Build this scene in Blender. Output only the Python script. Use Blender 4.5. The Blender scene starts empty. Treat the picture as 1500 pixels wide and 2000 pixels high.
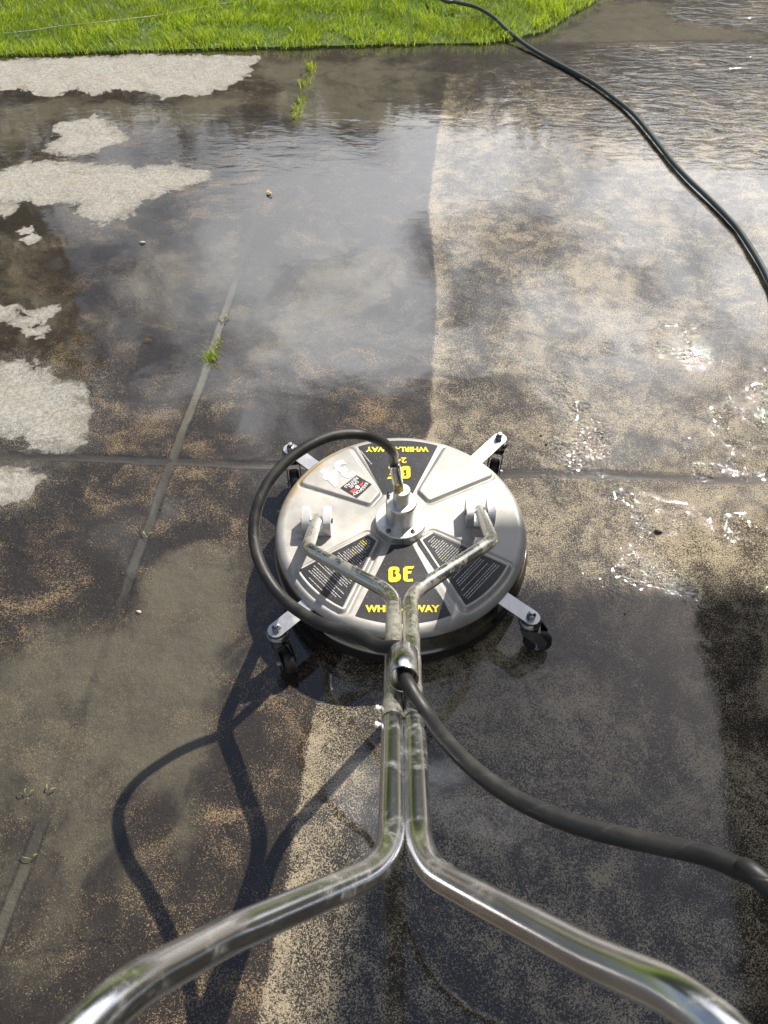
import bpy, math, random
import numpy as np
from mathutils import Vector, Matrix
from mathutils.geometry import tessellate_polygon

# ------------------------------------------------------------------ camera, sky, sun, exposure
SC = bpy.context.scene
COL = SC.collection
R = math.radians
CAM_H = 1.58
PITCH = R(51.0)
FPX = 1503.0
SP, CP = math.sin(PITCH), math.cos(PITCH)

cam_d = bpy.data.cameras.new("camera")
cam = bpy.data.objects.new("camera", cam_d)
COL.objects.link(cam)
cam.location = (0, 0, CAM_H)
cam.rotation_euler = (R(90) - PITCH, 0, 0)
cam_d.sensor_fit = 'VERTICAL'
cam_d.sensor_height = 34.6
cam_d.lens = 34.6 * FPX / 2000.0
cam_d.clip_start = 0.02
cam_d.clip_end = 1500
cam_d.dof.use_dof = True
cam_d.dof.focus_distance = 1.75
cam_d.dof.aperture_fstop = 9.0
SC.camera = cam

KX, KY = 0.59, 0.70                      # ground shift of a shadow per metre of height (towards the sun is +)
SUN_EL = math.atan(1 / math.hypot(KX, KY))
SUN_AZ = math.atan2(KX, KY)              # clockwise from +Y

sun_d = bpy.data.lights.new("sun", 'SUN')
sun_d.energy = 5.0
sun_d.angle = R(0.5)
sun_d.color = (1.0, 0.93, 0.82)
sun = bpy.data.objects.new("sun", sun_d)
COL.objects.link(sun)
sun.location = (6, 7, 10)
sun.rotation_euler = Vector((KX, KY, 1)).to_track_quat('Z', 'Y').to_euler()

world = bpy.data.worlds.new("World")
SC.world = world
world.use_nodes = True
wn, wl = world.node_tree.nodes, world.node_tree.links
wn.clear()
sky = wn.new('ShaderNodeTexSky')
sky.sky_type = 'NISHITA'
sky.sun_disc = False
sky.sun_elevation = SUN_EL
sky.sun_rotation = SUN_AZ
sky.air_density = 1.0
sky.dust_density = 1.2
wtc = wn.new('ShaderNodeTexCoord')
wmap = wn.new('ShaderNodeMapping')
wmap.inputs['Location'].default_value = (0.35, 0.10, 0.0)
wmap.inputs['Scale'].default_value = (1.0, 1.0, 1.5)
wl.new(wtc.outputs['Generated'], wmap.inputs['Vector'])
cn = wn.new('ShaderNodeTexNoise')
cn.inputs['Scale'].default_value = 4.6
cn.inputs['Detail'].default_value = 9
cn.inputs['Roughness'].default_value = 0.64
cn.inputs['Distortion'].default_value = 0.35
wl.new(wmap.outputs['Vector'], cn.inputs['Vector'])
cr = wn.new('ShaderNodeValToRGB')
cr.color_ramp.elements[0].position = 0.49
cr.color_ramp.elements[0].color = (0, 0, 0, 1)
cr.color_ramp.elements[1].position = 0.68
cr.color_ramp.elements[1].color = (1, 1, 1, 1)
# cloud banks: bright one ahead, wide one right; unseen one behind added to brighten tubes
cnm = wn.new('ShaderNodeVectorMath'); cnm.operation = 'NORMALIZE'
wl.new(wtc.outputs['Generated'], cnm.inputs[0])
prev = cn.outputs['Fac']
for cdir, inner, outer, amt in (((-.073, .857, .593), 3, 13, .15), ((.30, .90, .46), 6, 24, .15), ((-.42, .78, .52), 3, 26, .10), ((.05, .15, .99), 15, 60, -.15), ((0, -.75, .65), 15, 60, .32)):
    dn = wn.new('ShaderNodeVectorMath'); dn.operation = 'DOT_PRODUCT'
    wl.new(cnm.outputs[0], dn.inputs[0]); dn.inputs[1].default_value = Vector(cdir).normalized()
    mr = wn.new('ShaderNodeMapRange'); mr.interpolation_type = 'SMOOTHSTEP'
    wl.new(dn.outputs['Value'], mr.inputs['Value'])
    mr.inputs['From Min'].default_value = math.cos(R(outer)); mr.inputs['From Max'].default_value = math.cos(R(inner))
    mr.inputs['To Min'].default_value = 0; mr.inputs['To Max'].default_value = amt
    ad = wn.new('ShaderNodeMath'); ad.operation = 'ADD'
    wl.new(prev, ad.inputs[0]); wl.new(mr.outputs[0], ad.inputs[1]); prev = ad.outputs[0]
wl.new(prev, cr.inputs['Fac'])
cmix = wn.new('ShaderNodeMixRGB')
# clouds scatter forwards: brighter towards the sun
cdot = wn.new('ShaderNodeVectorMath'); cdot.operation = 'DOT_PRODUCT'
wl.new(cnm.outputs[0], cdot.inputs[0])
cdot.inputs[1].default_value = Vector((KX, KY, 1)).normalized()
cmr = wn.new('ShaderNodeMapRange')
cmr.interpolation_type = 'SMOOTHSTEP'
wl.new(cdot.outputs['Value'], cmr.inputs['Value'])
cmr.inputs['From Min'].default_value = 0.45
cmr.inputs['From Max'].default_value = 1.0
cmr.inputs['To Min'].default_value = 7.0
cmr.inputs['To Max'].default_value = 44.0
ccol = wn.new('ShaderNodeVectorMath'); ccol.operation = 'SCALE'
ccol.inputs[0].default_value = (0.96, 0.99, 1.05)
wl.new(cmr.outputs[0], ccol.inputs['Scale'])
wl.new(ccol.outputs[0], cmix.inputs['Color2'])
wl.new(cr.outputs['Color'], cmix.inputs['Fac'])
wl.new(sky.outputs['Color'], cmix.inputs['Color1'])
bg = wn.new('ShaderNodeBackground')
bg.inputs['Strength'].default_value = 0.055
wl.new(cmix.outputs['Color'], bg.inputs['Color'])
wo = wn.new('ShaderNodeOutputWorld')
wl.new(bg.outputs['Background'], wo.inputs['Surface'])

SC.view_settings.view_transform = 'Standard'
SC.view_settings.look = 'None'
SC.view_settings.exposure = 0.45
SC.view_settings.gamma = 1.0

# ------------------------------------------------------------------ helpers
def at(px, py, z=0.0):
    """the point at height z that the photograph shows at source pixel (px, py)"""
    d = (py - 1000) / FPX
    zd = (CAM_H - z) / (SP + d * CP)
    return Vector(((px - 750) / FPX * zd, zd * (CP - d * SP), z))

def new_mesh(name, verts, faces, smooth=True):
    me = bpy.data.meshes.new(name)
    me.from_pydata([tuple(v) for v in verts], [], faces)
    me.update()
    if smooth:
        me.polygons.foreach_set('use_smooth', [True] * len(me.polygons))
    return me

def np_mesh(name, co, quads=None, tris=None, smooth=True):
    me = bpy.data.meshes.new(name)
    co = np.asarray(co, np.float32)
    me.vertices.add(len(co))
    me.vertices.foreach_set('co', co.ravel())
    nq = 0 if quads is None else len(quads)
    nt = 0 if tris is None else len(tris)
    loops = []
    starts = []
    tot = []
    if nq:
        loops.append(np.asarray(quads, np.int32).ravel())
        starts.append(np.arange(nq, dtype=np.int32) * 4)
        tot.append(np.full(nq, 4, np.int32))
    if nt:
        loops.append(np.asarray(tris, np.int32).ravel())
        starts.append(nq * 4 + np.arange(nt, dtype=np.int32) * 3)
        tot.append(np.full(nt, 3, np.int32))
    loops = np.concatenate(loops)
    me.loops.add(len(loops))
    me.loops.foreach_set('vertex_index', loops)
    me.polygons.add(nq + nt)
    me.polygons.foreach_set('loop_start', np.concatenate(starts))
    me.polygons.foreach_set('loop_total', np.concatenate(tot))
    me.polygons.foreach_set('use_smooth', np.full(nq + nt, smooth))
    me.update(calc_edges=True)
    me.validate()
    return me

def link(name, me, mat=None, parent=None, origin=None):
    """link a mesh given in world coordinates; under a parent (or with an origin) it is stored relative to it"""
    o = bpy.data.objects.new(name, me)
    COL.objects.link(o)
    if mat is not None:
        me.materials.append(mat)
    if parent is not None:
        w = ROOTLOC.get(parent.name, Vector((0, 0, 0)))
        me.transform(Matrix.Translation(-w))
        o.parent = parent
        ROOTLOC[o.name] = w
    elif origin is not None:
        me.transform(Matrix.Translation(-Vector(origin)))
        o.location = origin
        ROOTLOC[o.name] = Vector(origin)
    return o

ROOTLOC = {}

def tag(o, label=None, cat=None, group=None, kind=None):
    if label: o['label'] = label
    if cat: o['category'] = cat
    if group: o['group'] = group
    if kind: o['kind'] = kind
    return o

def empty(name, loc):
    o = bpy.data.objects.new(name, None)
    COL.objects.link(o)
    o.location = loc
    o.empty_display_size = 0.1
    ROOTLOC[o.name] = Vector(loc)
    return o

class MB:
    """collects shapes into one mesh"""
    def __init__(s):
        s.v = []; s.f = []
    def add(s, v, f):
        n = len(s.v)
        s.v += [Vector(q) for q in v]
        s.f += [tuple(i + n for i in q) for q in f]
        return s
    def box(s, c, size, M=None, bev=0.0):
        hx, hy, hz = size[0] / 2, size[1] / 2, size[2] / 2
        b = min(bev, hx * .9, hy * .9, hz * .9)
        c = Vector(c)
        if b <= 0:
            vs = [Vector((x, y, z)) for x in (-hx, hx) for y in (-hy, hy) for z in (-hz, hz)]
            fs = [(0, 1, 3, 2), (4, 6, 7, 5), (0, 4, 5, 1), (2, 3, 7, 6), (0, 2, 6, 4), (1, 5, 7, 3)]
        else:
            ring = []
            for z, k in ((-hz, b), (-hz + b, 0), (hz - b, 0), (hz, b)):
                x, y = hx - k, hy - k
                q = b if k == 0 else b * .5
                ring.append([Vector(p) for p in ((-x + q, -y, z), (x - q, -y, z), (x, -y + q, z), (x, y - q, z),
                             (x - q, y, z), (-x + q, y, z), (-x, y - q, z), (-x, -y + q, z))])
            vs = [p for r in ring for p in r]
            fs = []
            for i in range(3):
                for j in range(8):
                    a = i * 8 + j; d = i * 8 + (j + 1) % 8
                    fs.append((a, d, d + 8, a + 8))
            fs.append(tuple(reversed(range(8))))
            fs.append(tuple(range(24, 32)))
        if M is not None:
            vs = [M @ p for p in vs]
        return s.add([p + c for p in vs], fs)
    def lathe(s, prof, c=(0, 0, 0), n=32, M=None, a0=0, a1=2 * math.pi, cap=True):
        """prof: list of (r, z)"""
        c = Vector(c)
        closed = abs(a1 - a0 - 2 * math.pi) < 1e-6
        m = n if closed else n + 1
        vs = []
        for r, z in prof:
            for j in range(m):
                a = a0 + (a1 - a0) * j / n
                vs.append(Vector((r * math.cos(a), r * math.sin(a), z)))
        fs = []
        for i in range(len(prof) - 1):
            for j in range(n):
                k = (j + 1) % m
                fs.append((i * m + j, i * m + k, (i + 1) * m + k, (i + 1) * m + j))
        if cap and closed:
            if prof[0][0] > 1e-5: fs.append(tuple(reversed(range(m))))
            if prof[-1][0] > 1e-5: fs.append(tuple(range((len(prof) - 1) * m, len(prof) * m)))
        if M is not None:
            vs = [M @ p for p in vs]
        return s.add([p + c for p in vs], fs)
    def tube(s, pts, rad, n=16, cap=True):
        pts = [Vector(p) for p in pts]
        N = len(pts)
        rads = rad if isinstance(rad, (list, tuple)) else [rad] * N
        T = []
        for i in range(N):
            t = (pts[min(i + 1, N - 1)] - pts[max(i - 1, 0)])
            T.append(t.normalized())
        u = T[0].orthogonal().normalized()
        vs = []
        for i in range(N):
            if i:
                q = T[i - 1].rotation_difference(T[i])
                u = (q @ u)
                u = (u - T[i] * u.dot(T[i])).normalized()
            w = T[i].cross(u)
            for j in range(n):
                a = 2 * math.pi * j / n
                vs.append(pts[i] + (u * math.cos(a) + w * math.sin(a)) * rads[i])
        fs = []
        for i in range(N - 1):
            for j in range(n):
                k = (j + 1) % n
                fs.append((i * n + j, i * n + k, (i + 1) * n + k, (i + 1) * n + j))
        if cap:
            fs.append(tuple(reversed(range(n))))
            fs.append(tuple(range((N - 1) * n, N * n)))
        return s.add(vs, fs)
    def prism(s, poly, z0, z1, M=None, c=(0, 0, 0)):
        n = len(poly)
        vs = [Vector((p[0], p[1], z0)) for p in poly] + [Vector((p[0], p[1], z1)) for p in poly]
        fs = [tuple(reversed(range(n))), tuple(range(n, 2 * n))]
        for i in range(n):
            k = (i + 1) % n
            fs.append((i, k, k + n, i + n))
        if M is not None:
            vs = [M @ p for p in vs]
        c = Vector(c)
        return s.add([p + c for p in vs], fs)
    def build(s, name, mat=None, parent=None, origin=None, smooth=True, angle=35):
        me = new_mesh(name, s.v, s.f, smooth)
        if smooth:
            try:
                me.set_sharp_from_angle(angle=R(angle))
            except Exception:
                pass
        return link(name, me, mat, parent, origin)

def fillet(pts, rads, n=8):
    out = [Vector(pts[0])]
    for i in range(1, len(pts) - 1):
        p0, p, p1 = Vector(pts[i - 1]), Vector(pts[i]), Vector(pts[i + 1])
        r = rads[i - 1] if isinstance(rads, (list, tuple)) else rads
        a = p + (p0 - p).normalized() * min(r, (p0 - p).length * .49)
        b = p + (p1 - p).normalized() * min(r, (p1 - p).length * .49)
        for k in range(n + 1):
            t = k / n
            out.append(a * (1 - t) ** 2 + p * 2 * t * (1 - t) + b * t * t)
    out.append(Vector(pts[-1]))
    return out

def densify(pts, step):
    out = [pts[0]]
    for a, b in zip(pts, pts[1:]):
        k = max(1, int((b - a).length / step))
        for i in range(1, k + 1):
            out.append(a.lerp(b, i / k))
    return out

def catmull(pts, n=10):
    P = [Vector(p) for p in pts]
    P = [P[0] * 2 - P[1]] + P + [P[-1] * 2 - P[-2]]
    out = []
    for i in range(1, len(P) - 2):
        for k in range(n):
            t = k / n
            out.append(0.5 * ((2 * P[i]) + (P[i + 1] - P[i - 1]) * t + (2 * P[i - 1] - 5 * P[i] + 4 * P[i + 1] - P[i + 2]) * t * t
                       + (3 * P[i] - P[i - 1] - 3 * P[i + 1] + P[i + 2]) * t ** 3))
    out.append(P[-2])
    return out

def perlin(x, y, seed=0):
    rs = np.random.RandomState(seed)
    N = 256
    ang = rs.rand(N, N) * 2 * np.pi
    gx, gy = np.cos(ang), np.sin(ang)
    xi = np.floor(x).astype(int); yi = np.floor(y).astype(int)
    xf = x - xi; yf = y - yi
    u = xf * xf * xf * (xf * (xf * 6 - 15) + 10); v = yf * yf * yf * (yf * (yf * 6 - 15) + 10)
    def g(i, j, dx, dy):
        a, b = (xi + i) % N, (yi + j) % N
        return gx[a, b] * dx + gy[a, b] * dy
    n00 = g(0, 0, xf, yf); n10 = g(1, 0, xf - 1, yf); n01 = g(0, 1, xf, yf - 1); n11 = g(1, 1, xf - 1, yf - 1)
    return (n00 * (1 - u) + n10 * u) * (1 - v) + (n01 * (1 - u) + n11 * u) * v

def fbm(x, y, oct=4, seed=0, rough=.5):
    s = 0; a = 1.0
    for o in range(oct):
        s = s + a * perlin(x * 2 ** o + 13.7 * o, y * 2 ** o + 7.1 * o, seed + o)
        a *= rough
    return s

def sdf_poly(X, Y, poly):
    """signed distance, positive inside"""
    P = np.asarray(poly, float)
    d = np.full(X.shape, 1e9); inside = np.zeros(X.shape, bool)
    n = len(P)
    for i in range(n):
        a = P[i]; b = P[(i + 1) % n]
        e = b - a
        t = np.clip(((X - a[0]) * e[0] + (Y - a[1]) * e[1]) / (e @ e + 1e-12), 0, 1)
        d = np.minimum(d, np.hypot(X - a[0] - t * e[0], Y - a[1] - t * e[1]))
        cond = ((a[1] > Y) != (b[1] > Y))
        with np.errstate(divide='ignore', invalid='ignore'):
            xi = (b[0] - a[0]) * (Y - a[1]) / (b[1] - a[1] + 1e-15) + a[0]
        inside ^= cond & (X < xi)
    return np.where(inside, d, -d)

def sdf_line(X, Y, pts):
    d = np.full(X.shape, 1e9)
    for a, b in zip(pts, pts[1:]):
        ex, ey = b[0] - a[0], b[1] - a[1]
        t = np.clip(((X - a[0]) * ex + (Y - a[1]) * ey) / (ex * ex + ey * ey), 0, 1)
        d = np.minimum(d, np.hypot(X - a[0] - t * ex, Y - a[1] - t * ey))
    return d

# ------------------------------------------------------------------ node helper
class NT:
    def __init__(s, name):
        s.m = bpy.data.materials.new(name)
        s.m.use_nodes = True
        s.n = s.m.node_tree.nodes; s.l = s.m.node_tree.links
        s.n.clear()
        s.out = s.n.new('ShaderNodeOutputMaterial')
        s.b = s.n.new('ShaderNodeBsdfPrincipled')
        s.l.new(s.b.outputs[0], s.out.inputs[0])
        s._obj = None
    def set(s, node, key, v):
        i = node.inputs[key]
        if isinstance(v, bpy.types.NodeSocket):
            s.l.new(v, i)
        elif v is not None:
            if isinstance(v, (tuple, list)) and len(v) == 3 and i.type == 'RGBA':
                v = (*v, 1)
            i.default_value = v
    def P(s, **k):
        for a, v in k.items():
            s.set(s.b, a.replace('_', ' '), v)
        return s
    def co(s):
        if s._obj is None:
            s._obj = s.n.new('ShaderNodeTexCoord').outputs['Object']
        return s._obj
    def mapv(s, scale=(1, 1, 1), loc=(0, 0, 0), rot=(0, 0, 0), v=None):
        m = s.n.new('ShaderNodeMapping')
        s.l.new(v or s.co(), m.inputs['Vector'])
        m.inputs['Scale'].default_value = scale
        m.inputs['Location'].default_value = loc
        m.inputs['Rotation'].default_value = rot
        return m.outputs[0]
    def noise(s, scale, detail=4, rough=.5, dist=0, v=None, color=False):
        n = s.n.new('ShaderNodeTexNoise')
        s.l.new(v or s.co(), n.inputs['Vector'])
        n.inputs['Scale'].default_value = scale
        n.inputs['Detail'].default_value = detail
        n.inputs['Roughness'].default_value = rough
        n.inputs['Distortion'].default_value = dist
        return n.outputs['Color' if color else 'Fac']
    def vor(s, scale, feat='F1', v=None, out='Distance', rand=1):
        n = s.n.new('ShaderNodeTexVoronoi')
        n.feature = feat
        s.l.new(v or s.co(), n.inputs['Vector'])
        n.inputs['Scale'].default_value = scale
        n.inputs['Randomness'].default_value = rand
        return n.outputs[out]
    def attr(s, name):
        n = s.n.new('ShaderNodeAttribute')
        n.attribute_name = name
        return n.outputs['Fac']
    def math(s, op, a, b=None, c=None, clamp=False):
        n = s.n.new('ShaderNodeMath')
        n.operation = op; n.use_clamp = clamp
        for i, v in enumerate((a, b, c)):
            if v is None: continue
            if isinstance(v, bpy.types.NodeSocket): s.l.new(v, n.inputs[i])
            else: n.inputs[i].default_value = v
        return n.outputs[0]
    def add(s, a, b): return s.math('ADD', a, b)
    def sub(s, a, b): return s.math('SUBTRACT', a, b)
    def mul(s, a, b): return s.math('MULTIPLY', a, b)
    def mx(s, a, b): return s.math('MAXIMUM', a, b)
    def mn(s, a, b): return s.math('MINIMUM', a, b)
    def step(s, v, lo, hi, a=0.0, b=1.0):
        n = s.n.new('ShaderNodeMapRange')
        n.interpolation_type = 'SMOOTHSTEP'
        s.l.new(v, n.inputs['Value'])
        for k, x in (('From Min', lo), ('From Max', hi), ('To Min', a), ('To Max', b)):
            if isinstance(x, bpy.types.NodeSocket): s.l.new(x, n.inputs[k])
            else: n.inputs[k].default_value = x
        return n.outputs[0]
    def mix(s, f, a, b, mode='MIX'):
        n = s.n.new('ShaderNodeMixRGB')
        n.blend_type = mode
        for i, v in ((0, f), (1, a), (2, b)):
            if isinstance(v, bpy.types.NodeSocket): s.l.new(v, n.inputs[i])
            elif i == 0: n.inputs[0].default_value = v
            else: n.inputs[i].default_value = (*v, 1) if len(v) == 3 else v
        return n.outputs[0]
    def lerp(s, f, a, b):
        n = s.n.new('ShaderNodeMapRange')
        s.l.new(f, n.inputs['Value'])
        for k, x in (('To Min', a), ('To Max', b)):
            if isinstance(x, bpy.types.NodeSocket): s.l.new(x, n.inputs[k])
            else: n.inputs[k].default_value = x
        return n.outputs[0]
    def bump(s, h, strength=1.0, dist=0.001, normal=None):
        n = s.n.new('ShaderNodeBump')
        s.l.new(h, n.inputs['Height'])
        if isinstance(strength, bpy.types.NodeSocket): s.l.new(strength, n.inputs['Strength'])
        else: n.inputs['Strength'].default_value = strength
        n.inputs['Distance'].default_value = dist
        if normal is not None: s.l.new(normal, n.inputs['Normal'])
        return n.outputs[0]

def plain(name, col, rough=.5, metal=0, **k):
    t = NT(name)
    g = t.noise(60, 3)
    c = t.mix(t.step(g, .3, .75), tuple(x * .88 for x in col), tuple(min(1, x * 1.1) for x in col))
    t.P(Base_Color=c, Roughness=rough, Metallic=metal, **k)
    return t.m

# ------------------------------------------------------------------ materials
def mat_concrete():
    t = NT('wet_concrete')
    clean, dryf, silt, rip, grit, jd, jh = (t.attr(a) for a in ('clean', 'dry', 'silt', 'ripple', 'grit', 'joint', 'jointfill'))
    n_edge = t.noise(14, 8, .62, .6)
    n_edge2 = t.noise(60, 4, .6)
    # irregular edges
    jag = t.add(t.mul(t.sub(n_edge, .5), .16), t.mul(t.sub(n_edge2, .5), .035))
    warp = t.noise(2.3, 3, .5, .4, color=True)
    vadd = t.n.new('ShaderNodeVectorMath'); vadd.operation = 'MULTIPLY_ADD'
    t.l.new(warp, vadd.inputs[0]); vadd.inputs[1].default_value = (.5, .5, 0); t.l.new(t.co(), vadd.inputs[2])
    wv = vadd.outputs[0]
    patch = t.noise(3.1, 9, .62, .7, v=wv)
    patch2 = t.noise(9, 6, .6, .5, v=t.mapv((1, 1.25, 1), (3, 7, 0), (0, 0, .6)))
    grain = t.noise(260, 4, .75)
    grain2 = t.noise(520, 2, .6)
    gr = t.add(t.mul(grain, .65), t.mul(grain2, .35))
    # amount of pale aggregate showing through; the very edge of the cleaned track is cleanest
    cl = t.step(t.add(clean, t.mul(jag, t.lerp(t.attr('fardark'), .3, 2.5))), t.lerp(t.attr('fardark'), -.008, -.12), t.lerp(t.attr('fardark'), .012, .12))
    cov_d = t.step(t.add(t.mul(patch, .5), t.mul(patch2, .5)), .38, .68, -.125, .040)
    cov_c = t.step(t.add(t.mul(patch, .5), t.mul(t.noise(17, 7, .68, .5), .5)), .33, .67, -.085, .085)
    edge_b = t.mul(t.sub(1, t.attr('fardark')), t.mul(t.mul(t.step(clean, .0, .008), t.step(clean, .02, .075, 1, 0)), .045))
    thr = t.add(t.add(t.mul(edge_b, -1), t.add(t.sub(.53, t.lerp(cl, cov_d, cov_c)), t.mul(t.attr('middirt'), .03))), t.mul(t.attr('fardark'), .075))  # far right darkened: dirt, plus the trees' dark reflection put into the colour
    spk = t.math('DIVIDE', t.sub(gr, thr), .055, clamp=True)
    spk = t.step(t.sub(gr, thr), -.028, .032)
    tone = t.noise(1.7, 4, .55)
    dark = t.mix(cl, t.mix(tone, (.015, .012, .0085), (.031, .024, .017)), t.mix(tone, (.018, .015, .012), (.038, .032, .025)))
    ltone = t.mix(t.noise(5, 3), (.27, .185, .095), (.31, .235, .14))
    pale = t.mix(cl, ltone, (.385, .325, .225))
    col = t.mix(spk, dark, pale)
    # slate-like ridges and cracks
    jw = t.noise(11, 6, .65, color=True)
    va2 = t.n.new('ShaderNodeVectorMath'); va2.operation = 'MULTIPLY_ADD'
    t.l.new(jw, va2.inputs[0]); va2.inputs[1].default_value = (.16, .16, 0); t.l.new(t.co(), va2.inputs[2])
    rv = t.mapv((1, 1, 1), (0, 0, 0), (0, 0, .5), v=va2.outputs[0])
    crk = t.vor(1.25, 'DISTANCE_TO_EDGE', v=rv)
    crk2 = t.vor(3.1, 'DISTANCE_TO_EDGE', v=va2.outputs[0])
    cm = t.step(t.noise(1.9, 2), .47, .6)
    cline = t.mul(t.step(crk, .0, .009, 1, 0), cm)
    cline2 = t.mul(t.step(crk2, .0, .008, .6, 0), t.step(t.noise(2.7, 2, v=t.mapv(loc=(9, 2, 0))), .52, .62))
    cl_all = t.mx(cline, cline2)
    col = t.mix(t.mul(cl_all, .4), col, (.028, .022, .018))
    # silt in puddles
    sm = t.add(silt, t.add(t.mul(t.sub(patch, .5), 1.5), t.mul(t.sub(n_edge, .5), .5)))
    sm = t.step(sm, .30, .80)
    siltc = t.mix(t.noise(3, 5, .6), (.078, .070, .047), (.118, .108, .077))
    siltc = t.mix(t.mul(t.step(gr, .48, .66), .45), siltc, (.20, .165, .115))
    col = t.mix(t.mul(sm, t.step(t.noise(8, 6, .65), .35, .6, .68, .97)), col, siltc)
    # joints
    jf = t.mul(t.step(t.add(jd, t.mul(t.sub(n_edge2, .5), .010)), .008, .018, 1, 0), t.step(jh, .02, .16, .25, 1))
    jcol = t.mix(jh, (.030, .027, .023), t.mix(t.noise(25, 3), (.105, .094, .068), (.165, .15, .11)))
    col = t.mix(jf, col, jcol)
    lip_shadow = t.mul(t.mul(t.step(t.add(jd, t.mul(t.sub(n_edge2, .5), .006)), .011, .015), t.step(jd, .017, .022, 1, 0)), t.step(jh, .06, .2))
    col = t.mix(t.mul(lip_shadow, .45), col, (.010, .009, .008))  # recess shadow along the joint edges, put into the colour
    # dry skin
    dm = t.step(t.add(dryf, jag), -.004, .006)
    speck = t.step(t.add(dryf, t.add(t.mul(jag, 1.3), t.mul(t.sub(gr, .5), .6))), -.03, .05)
    dm = t.lerp(t.attr('drysoft'), dm, speck)
    dm = t.mul(dm, t.sub(1, jf))
    dryc = t.mix(t.step(t.add(t.mul(gr, .6), t.mul(t.noise(95, 3, .6), .4)), .36, .64), (.19, .185, .172), (.45, .44, .41))
    dryc = t.mix(t.step(patch2, .35, .7), dryc, t.mix(.35, dryc, (.34, .295, .225)))
    damp = t.mul(t.step(t.add(dryf, t.mul(jag, 1.6)), .0, .045, 1, 0), t.step(t.noise(7, 5, .6), .38, .6))
    dryc = t.mix(t.mul(damp, .6), dryc, (.12, .108, .088))
    dryc = t.mix(t.mul(t.step(t.noise(11, 7, .7, .8), .5, .68), .45), dryc, (.20, .185, .155))
    ring = t.step(t.add(dryf, jag), -.035, -.004)
    col = t.mix(t.mul(ring, .35), col, (.04, .034, .026))
    col = t.mix(dm, col, dryc)
    wet = t.sub(1, dm)
    # relief
    h_slate = t.add(t.mul(t.noise(6, 10, .66), .8), t.add(t.mul(cl_all, -.10), t.mul(t.noise(30, 6, .7), .18)))
    nb = t.bump(gr, .8, .0022, t.bump(h_slate, 1.0, .020))
    # water skin: a calm film that still follows the grain a little
    wv1 = t.noise(9, 3, .5, 1.2, v=t.mapv((.55, 1.5, 1), rot=(0, 0, .12)))
    wv2 = t.noise(26, 3, .55, .8, v=t.mapv((.6, 1.4, 1), (4, 1, 0), (0, 0, -.1)))
    wave = t.add(t.mul(wv1, 1.0), t.mul(wv2, .42))
    film = t.sub(1, t.mul(sm, .95))
    geo = t.n.new('ShaderNodeNewGeometry').outputs['Normal']
    lv = t.n.new('ShaderNodeMix'); lv.data_type = 'VECTOR'; lv.inputs[0].default_value = .95
    t.l.new(geo, lv.inputs[4]); lv.inputs[5].default_value = (0, 0, 1)
    level = lv.outputs[1]
    spark = t.add(t.noise(70, 1, .5), t.mul(t.noise(150, 0, .5), .3))
    level = t.bump(spark, grit, .015, level)
    n1 = t.bump(t.noise(5, 3, .45), t.mul(film, .10), .010, level)
    n2 = t.bump(gr, t.mul(film, t.add(.007, t.mul(grit, .03))), .0022, n1)
    n3 = t.bump(wave, t.math('MINIMUM', t.add(rip, .004), 1.0), .018, n2)
    nn = t.b
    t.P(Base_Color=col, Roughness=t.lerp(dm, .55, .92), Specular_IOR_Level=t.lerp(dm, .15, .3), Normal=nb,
        Coat_Weight=t.mul(t.mul(wet, t.lerp(t.step(t.add(t.attr('glare_cut'), t.mul(t.sub(n_edge, .5), .9)), .35, .6), 1.0, .04)), t.lerp(spk, 1.0, .86)), Coat_Roughness=t.lerp(film, .01, .03), Coat_IOR=1.85, Coat_Normal=n3)  # coat also cut around the sun's mirror point to remove its glare
    return t.m

def mat_steel_top():
    t = NT('dusty_stainless')
    g = t.noise(420, 3, .7)
    p = t.noise(9, 5, .6)
    base = t.mix(t.step(p, .35, .7), (.38, .37, .35), (.52, .505, .475))
    base = t.mix(t.mul(t.step(g, .35, .7), .35), base, (.30, .29, .27))
    spots = t.mul(t.step(t.vor(95), .07, .12, 1, 0), t.step(t.noise(14, 2), .45, .62))
    base = t.mix(t.mul(spots, .8), base, (.12, .10, .08))
    stain = t.attr('stain')
    sn = t.step(t.add(stain, t.mul(t.sub(t.noise(28, 6, .65), .5), 1.6)), .35, .75)
    base = t.mix(t.mul(sn, .75), base, (.42, .31, .16))
    scr = t.step(t.noise(50, 5, .7, v=t.mapv((.4, 2, 1), rot=(0, 0, .4))), .60, .70)
    base = t.mix(t.mul(scr, .25), base, (.33, .32, .30))
    sc2 = t.mul(t.attr('scuff'), t.step(t.noise(38, 7, .75, v=t.mapv((1, 2.6, 1), rot=(0, 0, .9))), .47, .58))
    base = t.mix(t.mul(sc2, .6), base, (.13, .135, .15))
    t.P(Base_Color=base, Metallic=.42, Roughness=t.step(p, .3, .7, .40, .55), Normal=t.bump(g, .5, .0006))
    return t.m

def mat_chrome(name, dirt=.5, rough=.14, base=(.66, .65, .62), lo=.5):
    t = NT(name)
    d = t.add(t.noise(13, 8, .7, 1.2), t.mul(t.sub(t.noise(90, 5, .7), .5), .5))
    dm = t.mul(t.step(d, lo - .05, lo + .22), dirt)
    st = t.noise(30, 4, .6, v=t.mapv((1, .12, .12)))
    b = t.mix(t.step(st, .3, .7), tuple(x * .82 for x in base), base)
    col = t.mix(dm, b, (.42, .38, .29))
    t.P(Base_Color=col, Metallic=t.math('SUBTRACT', 1, t.mul(dm, .75)), Roughness=t.lerp(dm, rough, .62),
        Normal=t.bump(d, .15, .0008))
    return t.m

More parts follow.
